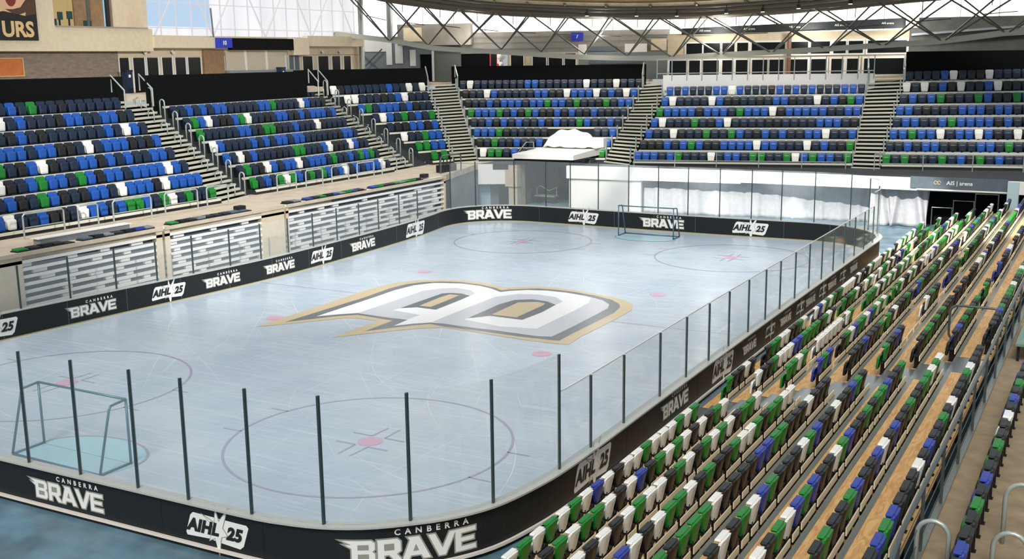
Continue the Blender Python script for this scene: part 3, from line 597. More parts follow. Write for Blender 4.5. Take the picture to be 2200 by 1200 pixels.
# ---------------------------------------------------------------- near stand: plywood tiers and folding seats seen from behind
X0, DX, H = 12.9, .815, .282
PITCH = .53
AI0, AI1 = 5.05, 6.45          # aisle across the rows
TZ = [FL+.04+H*i if i else FL+.04 for i in range(9)]
Y0, Y1 = -9.0, 39.5
rs = random.Random(3); M_KPLY = mat('pale_ply', (240, 226, 194), 0.6, var=.06)
for i in range(9):
    xb = X0+DX*i; xf, xr = xb-.72, xb+.095
    zt = TZ[i]
    for (ya, yb, w) in ((Y0, AI0-.02, 'before'), (AI1+.02, Y1, 'beyond')):
        t = thing('plywood_tier', f'plywood seating tier with a grey metal edge, {nth(i+1)} up from the boards, {w} the aisle', 'seating tier', ((xf+xr)/2, (ya+yb)/2, FL), 'plywood tiers of the near stand')
        b = MB(); b.box(xf+.10, xr-.005, ya, yb, zt-.04, zt); b.build('plywood_deck', M_PLY, t)
        b = MB(); b.box(xf, xf+.10, ya, yb, zt-.05, zt+.006); b.build('edge_strip', M_STEEL, t)
        if i:
            b = MB(); b.box(xf+.03, xf+.05, ya, yb, TZ[i-1]+.002, zt-.05); b.build('riser_panel', M_BLACK, t)
        b = MB(); q = ya+.3
        while q < yb and zt > .3:
            b.box(xf+.1, xf+.16, q, q+.06, FL, zt-.04); q += 4
        if b.v: b.build('support_leg', M_BLACK, t)
        if i < 9:
            q = ya+.2
            while q < yb-.5:
                e = min(yb-.1, q+rs.choice((1.05, 1.05, 1.58, .53)))
                b = MB(); b.box(xb+.045, xb+.065, q, e-.16, zt+.285, zt+.415); b.build('kick_board', M_KPLY, t); q = e
        if w == 'beyond':
            b = MB(); b.box(xf+.06, xr-.01, ya-.018, ya, zt-.06, zt+.003); b.build('end_strip', M_BLACK, t)
for i in range(9):
    xb = X0+DX*i; xf, xr = xb-.72, xb+.095; zt = TZ[i]
    t = thing('aisle_step', f'silver checker-plate aisle steps on the {nth(i+1)} tier up from the boards', 'aisle step', ((xf+xr)/2, (AI0+AI1)/2, FL), 'checker-plate aisle steps')
    b = MB(); b.box(xf, xr-.005, AI0, AI1, zt-.05, zt); b.build('landing_plate', M_CHECK, t)
    if i < 8:
        b = MB(); b.box(xf+.42, xr-.005, AI0+.12, AI1-.1, zt+.001, zt+.15); b.build('half_step', M_CHECK, t)
    b = MB(); b.box(xf, xf+.03, AI0, AI1, FL if i == 0 else zt-H+.002, zt-.05); b.build('riser_panel', M_BLACK, t)
# one folding seat, facing the rink (-x)
def nb_back():
    b = MB(); t = MB(); tile(t,   .25, .43, .42, .045, .45, 0, .09, .05, 0, .075, .0)
    # lip that curls forward over the top
    tile(t, .36, .42, .07, .10, .815, -.02, .0, .02, 0, .03, .0)
    for x, y, z in t.v: b.v.append((y, -x, z))
    b.f = t.f; b.m = t.m; return b
def nb_pan():
    b = MB(); t = MB(); tile(t, .30, .36, .36, .05, .23, -.17, .05, .0, 0, .07, .02)
    for x, y, z in t.v: b.v.append((y, -x, z))
    b.f = t.f; b.m = t.m; return b
def nb_frame():
    b = MB(); b.box(-.06, .015, -PITCH/2, PITCH/2, .42, .465); b.box(-.12, .02, PITCH/2-.03, PITCH/2+.03, 0.0, .50); b.box(-.14, .04, PITCH/2-.05, PITCH/2+.05, 0, .02)
    b.box(-.03, .05, -.12, -.08, .44, .52); b.box(-.03, .05, .08, .12, .44, .52); return b
BK_, PN_, FRM = nb_back(), nb_pan(), nb_frame()
CN = {'W': ('white', M_SWHITE), 'G': ('green', M_GREEN), 'K': ('black', M_SBLACK), 'U': ('blue', M_ROYAL)}
BKM = {c: BK_.mesh('backrest', CN[c][1]) for c in CN}; PNM = {c: PN_.mesh('seat_pan', CN[c][1]) for c in CN}; FRMM = FRM.mesh('support_frame', M_BLACK)
ROWS = ['WGWGWGWUWKWWGWWWGWGGWWW', 'KGWGGWKWUKGWGWKWKGWG', 'WKWKWGWWKGWKGWGWK', 'UWKWGGWKGKKGWW', 'GKGGGWKKKKUUGGKK', 'KWKGWUGKKKWGUKKW', 'WKGWUGUKKWGUKKGK', 'KGKKGUKKUWKUKKGK', 'KUGUKKKWKUKKGKWK']
START = [-5.5, -5.66, -6.11, -6.14, -6.6, -6.54, -6.92, -6.94, -7.45]
rn = random.Random(5); NEAR = []
for i in range(9):
    x = X0+DX*i; z = TZ[i]; before = []
    m = int((AI0-.15-START[i])/PITCH); 
    for j in range(m):
        c = ROWS[i][j] if j < len(ROWS[i]) else None
        before.append((START[i]+PITCH*j, c))
    rowl = [(y, c, f'{nth(m-j)} place before the aisle') for j, (y, c) in enumerate(before)]
    gap = 0; rg = random.Random(40+i); m2 = int((Y1-.4-AI1)/PITCH)
    for j in range(m2):
        if i > 0 and 17 <= j <= 18: continue
        if j > 2 and gap == 0 and rg.random() < .085: gap = rg.choice((1, 2, 2, 3))
        if gap > 0: gap -= 1; continue
        rowl.append((AI1+.35+PITCH*j, None, f'{nth(j+1)} place beyond the aisle'))
    for y, c, w in rowl:
        if c is None:
            q = rn.random()
            wts = ((.36, .34, .26, .04) if i < 4 else (.11, .24, .52, .13))
            c = 'W' if q < wts[0] else ('G' if q < wts[0]+wts[1] else ('K' if q < sum(wts[:3]) else 'U'))
        if i < 2 and y > AI1 and rn.random() < .04: continue
        p = Vector((x, y, z)); NEAR.append(((p-CAMP).length, i, c, w, p))
NEAR.sort(key=lambda q: q[0])
for dd, i, c, w, p in NEAR[:300]:
    t = thing('folding_seat', f'{CN[c][0]} folding seat, {w}, {nth(i+1)} row up from the boards', 'folding seat', p, 'folding seats of the plywood stand')
    for nm, me in (('backrest', BKM[c]), ('seat_pan', PNM[c]), ('support_frame', FRMM)):
        o = bpy.data.objects.new(nm, me); COL.objects.link(o); o.parent = t
b = MB(); cc = {'W': 0, 'G': 1, 'K': 2, 'U': 3}
for dd, i, c, w, p in NEAR[300:]:
    for src, mi in ((BK_, cc[c]), (PN_, cc[c]), (FRM, 4)):
        base = len(b.v); b.v += [(x+p.x, y+p.y, z+p.z) for x, y, z in src.v]; b.f += [tuple(q+base for q in f) for f in src.f]; b.m += [mi]*len(src.f)
tag(b.build('folding_seats', [M_SWHITE, M_GREEN, M_SBLACK, M_ROYAL, M_BLACK]), 'remaining distant folding seats of the plywood stand towards the curtains', 'seats', None, 'stuff')
# walkway behind the ninth row, its rail, the fixed row, hoops, table
WZ = TZ[8]+.16; WX = X0+DX*8+.33
b = MB(); b.box(WX, 24.5, -12, 41.5, WZ-.3, WZ); struct(b.build('floor_walkway', M_WALK), 'brown concrete walkway behind the plywood stand', 'walkway')
b = MB(); b.box(WX+.02, WX+.3, -12, 41.5, FL, WZ-.3); struct(b.build('wall_walkway', M_BLACK), 'dark wall carrying the walkway behind the plywood stand', 'wall')
t = thing('guard_rail', 'long dark metal guard rail behind the top plywood row', 'handrail', (WX+.06, 12, WZ))
b = MB(); b.tube([(WX+.06, -11, WZ+.9), (WX+.06, -7.9, WZ+.95), (WX+.06, -7.4, WZ+1.06), (WX+.06, 38, WZ+1.06)], .035, 8); b.build('top_rail', M_POST, t, True)
y = -9.5
while y < 38:
    b = MB(); b.tube([(WX+.06, y, WZ), (WX+.06, y, WZ+1.05)], .028, 6); b.build('rail_post', M_POST, t); y += 1.95
for z in (.3, .55, .8):
    b = MB(); b.tube([(WX+.06, -11, WZ+z), (WX+.06, 38, WZ+z)], .008, 5); b.build('wire', M_POST, t)
b = MB(); b.box(WX+.0, WX+.10, -12, 38, WZ, WZ+.06); b.build('kerb', M_STEEL, t)
# loop guard at the aisle
b = MB(); X1, X2, Yq = 18.2, 19.46, 9.0
def loop(x0, x1, y, z0, z1, r, n=5):
    pts = []
    for (cx, cz, a0) in ((x1-r, z1-r, 0), (x0+r, z1-r, 90), (x0+r, z0+r, 180), (x1-r, z0+r, 270)):
        for k in range(n+1): a = math.radians(a0+90*k/n); pts.append((cx+r*math.cos(a), y, cz+r*math.sin(a)))
    return pts
b.tube(loop(X1, X2, Yq, TZ[7]+.05, 2.98, .22), .032, 8, 0, True)
tag(b.build('loop_rail', M_POST, None, True), 'rounded dark tube guard loop standing across the upper tiers by the aisle', 'handrail')
# fixed row beyond the walkway
FX = WX+.72
FIX = 'KUKKGKUKKGKKWKUKGKKUKKG'
for j in range(20):
    yq = -7.6+.55*j; c = FIX[j]
    o = thing('fixed_seat', f'{CN[c][0]} fixed seat in the short row on the concrete walkway, {nth(20-j)} from the green table', 'seat', (FX, yq, WZ), 'fixed seats on the walkway')
    for nm, me in (('backrest', BKM[c]), ('seat_pan', PNM[c]), ('support_frame', FRMM)):
        q = bpy.data.objects.new(nm, me); COL.objects.link(q); q.parent = o
for (x, y, hw, h, lab) in ((20.02, -6.0, .21, .72, 'pale tube hoop rail nearest the plywood tiers on the brown walkway'), (21.0, -5.8, .22, .66, 'pale tube hoop rail cut by the frame corner beyond the fixed seats'), (21.05, -4.65, .24, .96, 'taller pale tube hoop rail on the walkway edge beyond the fixed seats')):
    b = MB(); b.tube([(x-hw, y, WZ)]+[(x-hw*math.cos(math.radians(a)), y, WZ+h-hw+hw*math.sin(math.radians(a))) for a in range(0, 181, 20)]+[(x+hw, y, WZ)], .035, 8)
    tag(b.build('hoop_rail', M_RAIL, None, True), lab, 'handrail', 'hoop rails on the walkway')
t = thing('table', 'green-grey table standing on the concrete walkway beyond the fixed seats', 'table', (WX+.85, 7.6, WZ))
b = MB(); b.box(WX+.30, WX+1.3, 5.9, 9.4, WZ+.40, WZ+.46); b.build('table_top', M_GREENT, t)
for x in (WX+.36, WX+1.22):
    for y in (6.1, 9.2): b = MB(); b.box(x-.03, x+.03, y-.03, y+.03, WZ, WZ+.40); b.build('leg', M_BLACK, t)
# stepped guards at the far end of the stand
for i, (x0, x1, z1) in enumerate(((13.2, 14.2, 1.55), (14.25, 15.25, 1.95), (15.3, 16.4, 2.35))):
    b = MB(); b.tube([(x0, 39.6, FL), (x0, 39.6, z1), (x1, 39.6, z1), (x1, 39.6, FL)], .03, 6)
    tag(b.build('end_guard', M_POST), f'thin grey tube guard at the curtained end of the plywood stand, {("lowest", "middle", "tallest")[i]} of three', 'handrail', 'end guards of the stand')
# ---------------------------------------------------------------- folded bleachers behind the boards on the booth side
BX = -13.0
def bleacher(y0, y1, lab, left_end, right_end, seats):
    t = thing('folded_bleacher', lab, 'bleachers', (BX-.6, (y0+y1)/2, FL), 'folded bleachers on the booth side')
    b = MB(); b.box(BX-.55, BX-.28, y0+.02, y1-.02, FL, DK-.12); b.build('back_panel', M_SLATE, t)
    b = MB(); b.box(BX-.55, BX+.0, y0+.02, y1-.02, DK-.11, DK-.01); b.build('top_deck', M_WHITE, t)
    b = MB(); b.box(BX+.005, BX+.05, y0+.02, y1-.02, DK-.13, DK+.02); b.build('top_edge', M_CONC, t)
    N = 9; rr = random.Random(int(y0*10))
    for i in range(N):
        z = .12+i*(DK-.25)/N
        b = MB(); b.box(BX-.18+.02*i, BX-.05+.0*i, y0+.02, y1-.02, z, z+.12); b.build('front_board', M_WHITE, t)
        b = MB(); y = y0+rr.uniform(.3, 1.2)
        while y < y1-.6:
            w = rr.choice((.35, .45, .6)); b.box(BX-.27, BX-.13, y, y+w, z-.15 if i else FL, z); y += w+rr.choice((.7, 1.1, 1.6, 2.1))
        b.build('white_bracket', M_WHITE, t)
    for (ys, ye) in ((y0+.02, y0+left_end), (y1-right_end, y1-.02)):
        if ye > ys+.05: b = MB(); b.box(BX-.27, BX-.02, ys, ye, FL, DK-.13); b.build('end_panel', M_CREAM, t)
    ms = [M_SBLACK, M_SBLACK, M_GREEN, M_ROYAL, M_GREYP, M_SLATE]
    for (ya, yb) in seats:
        b = MB(); b.box(BX-.5, BX-.05, ya, yb, DK-.01, DK+.05); b.build('seat_rack', M_BLACK, t)
        y = ya+.05
        while y < yb-.4:
            b = MB(); h = rr.choice((.02, .03, .03, .09)); b.hexa([(BX-.48, y, DK+.05), (BX-.1, y, DK+.05), (BX-.1, y+.44, DK+.05), (BX-.48, y+.44, DK+.05), (BX-.48, y, DK+.12), (BX-.1, y, DK+.07+h), (BX-.1, y+.44, DK+.07+h), (BX-.48, y+.44, DK+.12)])
            b.build('folded_seat', rr.choice(ms), t); y += .52
bleacher(-5.0, 10.95, 'folded white-slatted bleachers under the grey trough', 9.2, .35, ((4.1, 6.6), (7.0, 10.6)))
bleacher(11.05, 18.6, 'folded white-slatted bleachers with a wide cream end panel', .3, 1.6, ((11.5, 16.4),))
bleacher(18.7, 32.9, 'longest folded white-slatted bleachers, ending by the tunnel wall', .2, .2, ((18.9, 19.9), (20.4, 25.2), (25.8, 30.6)))
t = thing('metal_trough', 'long grey metal trough lying on the walkway above the folded bleachers', 'trough', (BX-.9, 7.6, DK))
b = MB(); b.box(BX-1.15, BX-.75, 5.6, 9.9, DK, DK+.24); b.build('trough_body', M_GREYP, t)
b = MB(); b.box(BX-1.2, BX-.70, 5.5, 10.0, DK+.241, DK+.27); b.build('trough_lip', M_WHITE, t)
for y in (16.0, 31.2):
    b = MB(); tile(b, .5, .5, .22, .3, 0, 0, 0, 0, 0, .05); b.v = [(BX-.55+p[1], y+p[0], DK+.06+p[2]) for p in b.v]
    tag(b.build('equipment_box', M_BLACK), 'small black box on the folded bleachers, %s' % ('near the cream end panel' if y < 20 else 'near the tunnel wall'), 'box')
# guard hoops in front of the booth-side seats
for i, (y0, y1) in enumerate(((6.3, 8.2), (8.9, 9.9), (10.7, 12.8), (13.6, 15.6), (16.2, 17.6), (21.9, 23.4), (24.2, 25.6), (26.4, 27.9), (28.7, 30.3), (31.1, 32.6))):
    t = thing('guard_hoop', f'pale tube guard hoop, {nth(i+1)} from the booth end before the terrace seats', 'handrail', (-15.85, (y0+y1)/2, DK), 'guard hoops along the walkway')
    x = -15.6 if i < 5 else -16.3
    b = MB(); b.tube([(x, y0, DK), (x, y0, DK+.92), (x, y0+.08, DK+1.0), (x, y1-.08, DK+1.0), (x, y1, DK+.92), (x, y1, DK)], .035, 6); b.build('hoop', M_RAIL, t)
    b = MB(); b.tube([(x, y0, DK+.45), (x, y1, DK+.45)], .022, 6); b.build('middle_rail', M_RAIL, t)
for j, (xa, ya, xb, yb, lab) in enumerate(((-5.0, 42.3, 7.3, 45.6, 'low tube railing before the white-wall block above the curtains'), (9.0, 45.4, 19.5, 47.9, 'low tube railing before the dark-cladding block above the sign'))):
    t = thing('front_railing', lab, 'handrail', ((xa+xb)/2, (ya+yb)/2, DK)); A, B = Vector((xa, ya, DK)), Vector((xb, yb, DK)); n = int((B-A).length/2.2)
    b = MB(); b.tube([A+Vector((0, 0, .95)), B+Vector((0, 0, .95))], .03, 6); b.build('top_rail', M_RAIL, t)
    b = MB(); b.tube([A+Vector((0, 0, .4)), B+Vector((0, 0, .4))], .025, 6); b.build('middle_rail', M_RAIL, t)
    for i in range(n+1): p = A+(B-A)*(i/n); b = MB(); b.tube([p, p+Vector((0, 0, .95))], .03, 6); b.build('rail_post', M_RAIL, t)

# ---------------------------------------------------------------- tunnel end wall
def wall(P, Q, z0, z1, th, m, name, label):
    d = (Vector(Q)-Vector(P)).normalized(); n = Vector((-d.y, d.x))*th
    b = MB(); b.prism([(P[0], P[1], z0), (Q[0], Q[1], z0), (Q[0]+n.x, Q[1]+n.y, z0), (P[0]+n.x, P[1]+n.y, z0)], (0, 0, z1-z0)); o = b.build(name, m)
    return struct(o, label, 'wall')
wall((-13.45, 33.0), (-15.3, 40.2), FL, DK-.37, .3, M_GREYP, 'wall_corner', 'grey panelled wall running from the folded bleachers to the tunnel corner')
wall((-19.0, 39.2), (-15.2, 40.2), FL, DK, .3, M_SLATE, 'wall_corner', 'slate wall under the corner seats')
wall((-15.2, 40.2), (-13.35, 41.2), 1.45, DK-.02, .3, M_WHITE, 'wall_fascia', 'short white fascia beside the tunnel, over the slate recess')
wall((-15.6, 40.9), (-13.4, 42.1), FL, 1.6, .3, M_SLATE, 'wall_recess', 'slate blue recess wall left of the tunnel pillar')
b = MB(); b.box(-13.4, -12.75, 41.1, 42.2, FL, 2.7); b.box(-13.6, -12.7, 41.0, 41.5, 1.3, 2.4)
struct(b.build('wall_pillar', M_CONC), 'stepped concrete pillar on the bleacher side of the tunnel', 'pillar')
b = MB(); b.box(-9.0, -8.45, 41.2, 43.5, FL, 2.05); struct(b.build('wall_pillar', M_WHITE), 'white wall end on the curtain side of the tunnel', 'pillar')
b = MB(); b.box(-13.4, -8.4, 47.4, 47.7, FL, 4.2); b.box(-13.3, -12.9, 42.2, 47.4, FL, 3.0); b.box(-9.0, -8.6, 43.5, 47.4, FL, 3.0)
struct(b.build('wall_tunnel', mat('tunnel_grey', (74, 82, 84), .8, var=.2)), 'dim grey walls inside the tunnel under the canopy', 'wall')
wall((-8.5, 41.2), (-4.2, 41.55), FL, 2.2, .3, M_WHITE, 'wall_white', 'bright white wall beside the tunnel, under the long fascia')
wall((-9.1, 41.0), (-4.2, 41.4), 2.02, DK+.01, .35, M_WHITE, 'wall_fascia', 'rounded white fascia end beside the tunnel')
wall((-4.2, 41.4), (2.0, 42.0), 2.05, DK+.01, .2, M_WHITE, 'wall_fascia', 'white fascia above the goal end curtain')
wall((2.0, 42.0), (20.5, 42.0), 2.12, DK+.01, .2, M_WHITE, 'wall_fascia', 'long white fascia above the dark curtain and the sign')
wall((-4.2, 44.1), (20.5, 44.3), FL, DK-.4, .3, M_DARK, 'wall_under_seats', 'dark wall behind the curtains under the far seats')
def drape(name, label, P, Q, z0, z1, m, amp, freq, gather=0.0, seed=1):
    rr = random.Random(seed); n = int((Vector(Q)-Vector(P)).length*14); m_ = 12; d = (Vector(Q)-Vector(P)); nn = Vector((-d.y, d.x)).normalized()
    ph = [rr.uniform(0, 6.28) for _ in range(4)]; b = MB(); vs = []
    for j in range(m_+1):
        f = j/m_
        for i in range(n+1):
            u = i/n*d.length
            w = amp*(.4+.6*(1-f))*(math.sin(u*freq+ph[0])+.6*math.sin(u*freq*2.3+ph[1]+f)+.5*math.sin(u*freq*.37+ph[2]))
            sh = gather*(1-f)*math.sin(u*freq*.6+ph[3])
            p = Vector(P)+d*(i/n)+d.normalized()*sh+nn*w; vs.append((p.x, p.y, z0+(z1-z0)*f))
    fs = [(j*(n+1)+i, j*(n+1)+i+1, (j+1)*(n+1)+i+1, (j+1)*(n+1)+i) for j in range(m_) for i in range(n)]
    b.add(vs, fs); o = b.build(name, m, None, True); md = o.modifiers.new('thickness', 'SOLIDIFY'); md.thickness = .02
    return tag(o, label, 'curtain', 'curtains at the goal end')
drape('curtain', 'pale gathered curtain behind the far goal, hanging from the white fascia', (-4.3, 42.05), (9.4, 43.8), FL, 2.4, M_CURT, .07, 5.2, .10, 2)
drape('curtain', 'pale curtain with black folds hanging beside the dark opening under the sign', (9.5, 42.6), (12.6, 42.8), FL+.02, 2.35, M_CURT, .2, 5.5, .35, 5)
t = thing('sign_board', 'dark slate sign with small pale arena lettering above the dark opening', 'sign', (14.1, 41.95, 2.2))
b = MB(); b.box(11.65, 16.6, 41.90, 41.97, 2.28, DK+.1); b.build('sign_panel', M_SLATE, t)
b = MB(); b.box(12.0, 16.6, 41.86, 41.98, 2.18, 2.25); b.build('light_strip', M_WHITE, t)
def wtext(s, size, x, y, z, m, name, parent, ax='x', off=0.0, sp=1.0):
    vs, fs = text(s, size, off, 0, sp); b = MB()
    b.add([(x+u, y, z+v) if ax == 'x' else (x, y+u, z+v) for u, v in vs], fs); return b.build(name, m, parent)
wtext('AIS | arena', .3, 14.2, 41.89, 2.6, M_LWHITE, 'lettering', t, off=.006)
b = MB()
for dx in (-.12, .06): b.tube([(13.1+dx+.08*math.cos(a*.7), 41.89, 2.6+.09*math.sin(a*.7)) for a in range(9)], .022, 5)
b.build('emblem', M_LGOLD, t)
b = MB(); b.box(16.6, 17.15, 41.7, 42.3, FL, DK); struct(b.build('wall_pillar', mat('pillar_blue', (178, 200, 206), .6)), 'pale bluish pillar beside the sign', 'pillar')
# canopy over the tunnel
t = thing('tunnel_canopy', 'bright white slab canopy over the tunnel mouth', 'canopy', (-11, 42.5, 3.1))
b = MB(); b.hexa([(-13.2, 41.3, 3.12), (-8.75, 41.3, 3.15), (-8.35, 45.4, 3.25), (-12.3, 45.4, 3.25), (-13.2, 41.3, 3.42), (-8.75, 41.3, 3.45), (-8.35, 45.4, 3.75), (-12.3, 45.4, 3.75)]); b.build('slab', M_WHITE, t)
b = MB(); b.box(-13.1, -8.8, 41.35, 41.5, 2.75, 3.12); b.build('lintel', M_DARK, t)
b = MB(); b.box(-12.4, -8.3, 44.9, 45.6, 3.7, 4.3); b.build('back_wall', M_WHITE, t)
b = MB(); n = 26; vs = []
for j in range(9):
    for i in range(n+1):
        u = i/n; v = j/8
        h = (1.15*math.sin(math.pi*min(1, u*1.15))**.35*(1-abs(2*v-1)**2.5) if 0 < u*1.15 < 1 else 0)+.06*math.sin(u*23+v*5)+.05*math.sin(u*9-v*11)
        vs.append((-12.3+3.9*u, 43.9+1.7*v, 3.72+max(0, h)))
b.add(vs, [(j*(n+1)+i, j*(n+1)+i+1, (j+1)*(n+1)+i+1, (j+1)*(n+1)+i) for j in range(8) for i in range(n)])
o = b.build('dust_sheet', M_CLOTH, None, True); o.modifiers.new('thickness', 'SOLIDIFY').thickness = .03
tag(o, 'heap of white sheeting on the canopy over the tunnel', 'sheet')
for i, (x, y) in enumerate(((-13.2, 43.2), (-13.0, 44.6))):
    b = MB(); b.tube([(x-.7, y-.6, DK+.1), (x, y, DK+1.25), (x+.45, y+.2, DK+1.25), (x+.5, y+.2, DK+.3)], .035, 6)
    tag(b.build('canopy_rail', M_RAIL), 'sloping pale rail beside the tunnel canopy, %s' % ('lower of the pair' if i == 0 else 'upper of the pair'), 'handrail', 'rails beside the canopy')
t = thing('equipment_stack', 'dark stacked tube equipment at the corner above the end of the folded bleachers', 'equipment', (-14.2, 34.9, DK))
b = MB(); b.tube([(-14.0, 33.9, DK), (-14.0, 33.9, DK+.9), (-14.0, 34.1, DK+1.05), (-14.0, 36.0, DK+1.05), (-14.0, 36.2, DK+.9), (-14.0, 36.2, DK)], .045, 6); b.build('frame', M_POST, t)
b = MB()
for i in range(5): b.tube([(-14.2, 34.0+.4*i, DK+.05), (-14.3, 34.3+.4*i, DK+.75)], .04, 6); 
b.box(-14.6, -14.2, 34.3, 36.0, DK+.01, DK+.45); b.build('rack', M_BLACK, t)
# goods in the tunnel
t = thing('trolley', 'pale-framed trolley parked in the dim tunnel', 'trolley', (-11.8, 43.8, FL))
b = MB(); b.box(-12.7, -11.2, 43.4, 44.1, .42, .5); b.build('platform', M_GREYP, t)
b = MB(); b.tube([(-12.7, 43.75, .5), (-12.7, 43.75, 1.0), (-12.4, 43.75, 1.1), (-11.8, 43.75, .8), (-11.2, 43.75, 1.05), (-11.2, 43.75, .5)], .03, 6); b.build('handle', M_RAIL, t)
for x in (-12.5, -11.4):
    b = MB(); b.tube([(x, 43.5, .1), (x, 44.0, .1)], .14, 10); b.build('wheel', M_BLACK, t); 
b = MB(); b.box(-12.5, -11.4, 43.7, 43.8, .1, .42); b.build('underframe', M_BLACK, t)
t = thing('door', 'grey door in the slate recess near the tunnel', 'door', (-14.4, 41.3, FL))
d = Vector((2.2, 1.2)).normalized(); fr_ = ((-15.6, 40.9), (d.x, d.y), (-d.y, d.x))
b = MB(); b.panel(fr_, 1.35, 2.2, FL, 1.3, -.05, -.005); b.build('door_leaf', M_GLASSD, t)
b = MB(); b.panel(fr_, .05, .8, FL, 1.3, -.04, -.004); b.build('side_panel', mat('frosted_panel', (150, 172, 196), .3), t)
# ---------------------------------------------------------------- upper level: walls, booth, kiosk, offices, roof ring
F1 = ((-26.5, 0.0), (0.0, 1.0), (-1.0, 0.0)); F4 = ((-16.07, 41.75), (.947, .322), (-.322, .947)); F5 = ((-5.38, 43.04), (.967, .256), (-.256, .967))
def fp(fr, u, w): return (fr[0][0]+fr[1][0]*u+fr[2][0]*w, fr[0][1]+fr[1][1]*u+fr[2][1]*w)
def pnl(fr, u0, u1, z0, z1, w0, w1, m, name, parent=None): b = MB(); b.panel(fr, u0, u1, z0, z1, w0, w1); return b.build(name, m, parent)
def ftext(fr, s, size, u, z, w, m, name, parent, off=0.0):
    vs, fs = text(s, size, off); b = MB(); b.add([(*fp(fr, u+x, w), z+y) for x, y in vs], fs); return b.build(name, m, parent)
def fthing(fr, u, w, z, name, label, cat, group=None): return thing(name, label, cat, (*fp(fr, u, w), z), group)
# black back walls of the blocks
B3 = ((-25.75, 35.9), (.42, .907), (-.907, .42))
struct(pnl(F1, -4, 18.2, 6.7, 8.9, -3.6, -3.5, M_BLACKWALL, 'wall_back'), 'black sheet wall behind the block under the booth', 'wall')
struct(pnl(F1, 19.75, 32.6, 6.8, 8.93, -3.6, -3.5, M_BLACKWALL, 'wall_back'), 'black sheet wall behind the block below the shutters', 'wall')
struct(pnl(B3, -1.2, 9.4, 6.8, 8.98, 0, .1, M_BLACKWALL, 'wall_back'), 'black sheet wall behind the corner block', 'wall')
struct(pnl(F4, -3.3, 10.75, 7.0, 9.05, 6.5, 6.6, M_BLACKWALL, 'wall_back'), 'black sheet wall behind the block over the tunnel', 'wall')
struct(pnl(F5, 1.15, 14.75, 6.3, 8.32, 5.75, 5.85, M_WHITE, 'wall_back'), 'white wall behind the block below the offices', 'wall')
struct(pnl(F5, 16.65, 30, 7.3, 9.66, 6.5, 6.6, M_BLACKWALL, 'wall_back'), 'black sheet wall behind the block below the dark cladding', 'wall')
for fr, u0, u1, w0, w1, z, lab in ((F1, -4, 34.3, -3.5, 4, 7.95, 'concrete concourse floor under the booth and the shutters'), (F4, -9, 10.9, 6.6, 12, 7.95, 'concrete concourse floor above the tunnel block'), (F5, 1.1, 30, 6.0, 12, 7.9, 'concrete concourse floor before the offices')):
    struct(pnl(fr, u0, u1, z-.3, z, w0, w1, M_CONC, 'floor_concourse'), lab, 'floor')
b = MB(); b.prism([(-26.5, 34.4, 7.65), (-23.6, 34.4, 7.65), (-26.3, 37.2, 7.65), (-22.3, 45.2, 7.65), (-20.5, 50.5, 7.65), (-26.5, 47, 7.65)], (0, 0, .3)); struct(b.build('floor_concourse', M_CONC), 'concrete concourse floor behind the corner block', 'floor')
for (u, z) in ((11.9, 7.5), (14.4, 7.75), (16.4, 7.75)):
    b = MB(); b.tube([(*fp(F1, u, -3.66), z), (*fp(F1, u, -3.61), z)], .09, 8)
    tag(b.build('wall_marker', M_LWHITE), 'small white fitting on the black sheet wall under the booth, %s' % {11.9: 'above the green seat', 14.4: 'middle of three', 16.4: 'closest to the stairs'}[u], 'fitting', 'white fittings on the black wall')
# -- booth side wall
struct(pnl(F1, -4, 21.2, 7.95, 10.2, 0, .3, M_BRICK, 'wall_left'), 'grey brick wall under the control booth', 'wall')
struct(pnl(F1, 21.2, 43, 9.95, 11.1, .05, .3, M_CREAM, 'wall_left'), 'cream wall above the concourse doors', 'wall')
struct(pnl(F1, 27.5, 29.2, 7.95, 10.3, -.1, .3, M_BROWN, 'wall_pier'), 'brown wall panel between the doors and the shutters', 'wall')
def doors(fr, u0, u1, z0, z1, panes, name, label, w=0.0):
    o = struct(pnl(fr, u0, u1, z0, z1, w+.05, w+.2, M_CREAM, name), label, 'doors')
    for a, c in panes:
        for (x, y, q, r) in ((a-.06, a, z0, z1-.05), (c, c+.06, z0, z1-.05)): pnl(fr, x, y, q, r, w-.03, w+.045, M_WHITE, 'frame', o)
        pnl(fr, a, c, z0, z1-.1, w+.0, w+.045, M_GLASSD, 'pane', o)
    return o
doors(F1, 21.2, 27.5, 7.95, 9.95, ((21.25, 21.9), (22.2, 23.0), (23.2, 24.0), (24.3, 25.05), (25.3, 26.1), (26.3, 27.3)), 'door_1', 'row of dark glass concourse doors with pale frames right of the brick wall')
doors(F1, 36.5, 43, 7.95, 9.97, ((36.6, 37.6), (38.2, 39.3), (39.7, 40.6), (41.0, 41.8)), 'door_2', 'row of dark glass concourse doors with pale frames beyond the shutters')
for u, w in ((23.0, 'first pair of doors, nearer the booth'), (25.07, 'first doors, nearer the shutters'), (38.6, 'second doors, nearer the shutters'), (40.5, 'second doors, nearer the column')):
    o = fthing(F1, u, -.1, 10.08, 'wall_light', f'small white wall light above the {w}', 'wall light', 'wall lights over the doors')
    pnl(F1, u-.03, u+.03, 10.08, 10.2, -.1, .05, M_BLACK, 'bracket', o); b = MB(); b.tube([(*fp(F1, u, -.2), 10.1), (*fp(F1, u, -.06), 10.2)], .09, 8); b.build('lamp_head', M_LWHITE, o)
o = fthing(F1, 14.5, -.06, 9.0, 'notice_board', 'orange notice board on the grey brick wall', 'notice board')
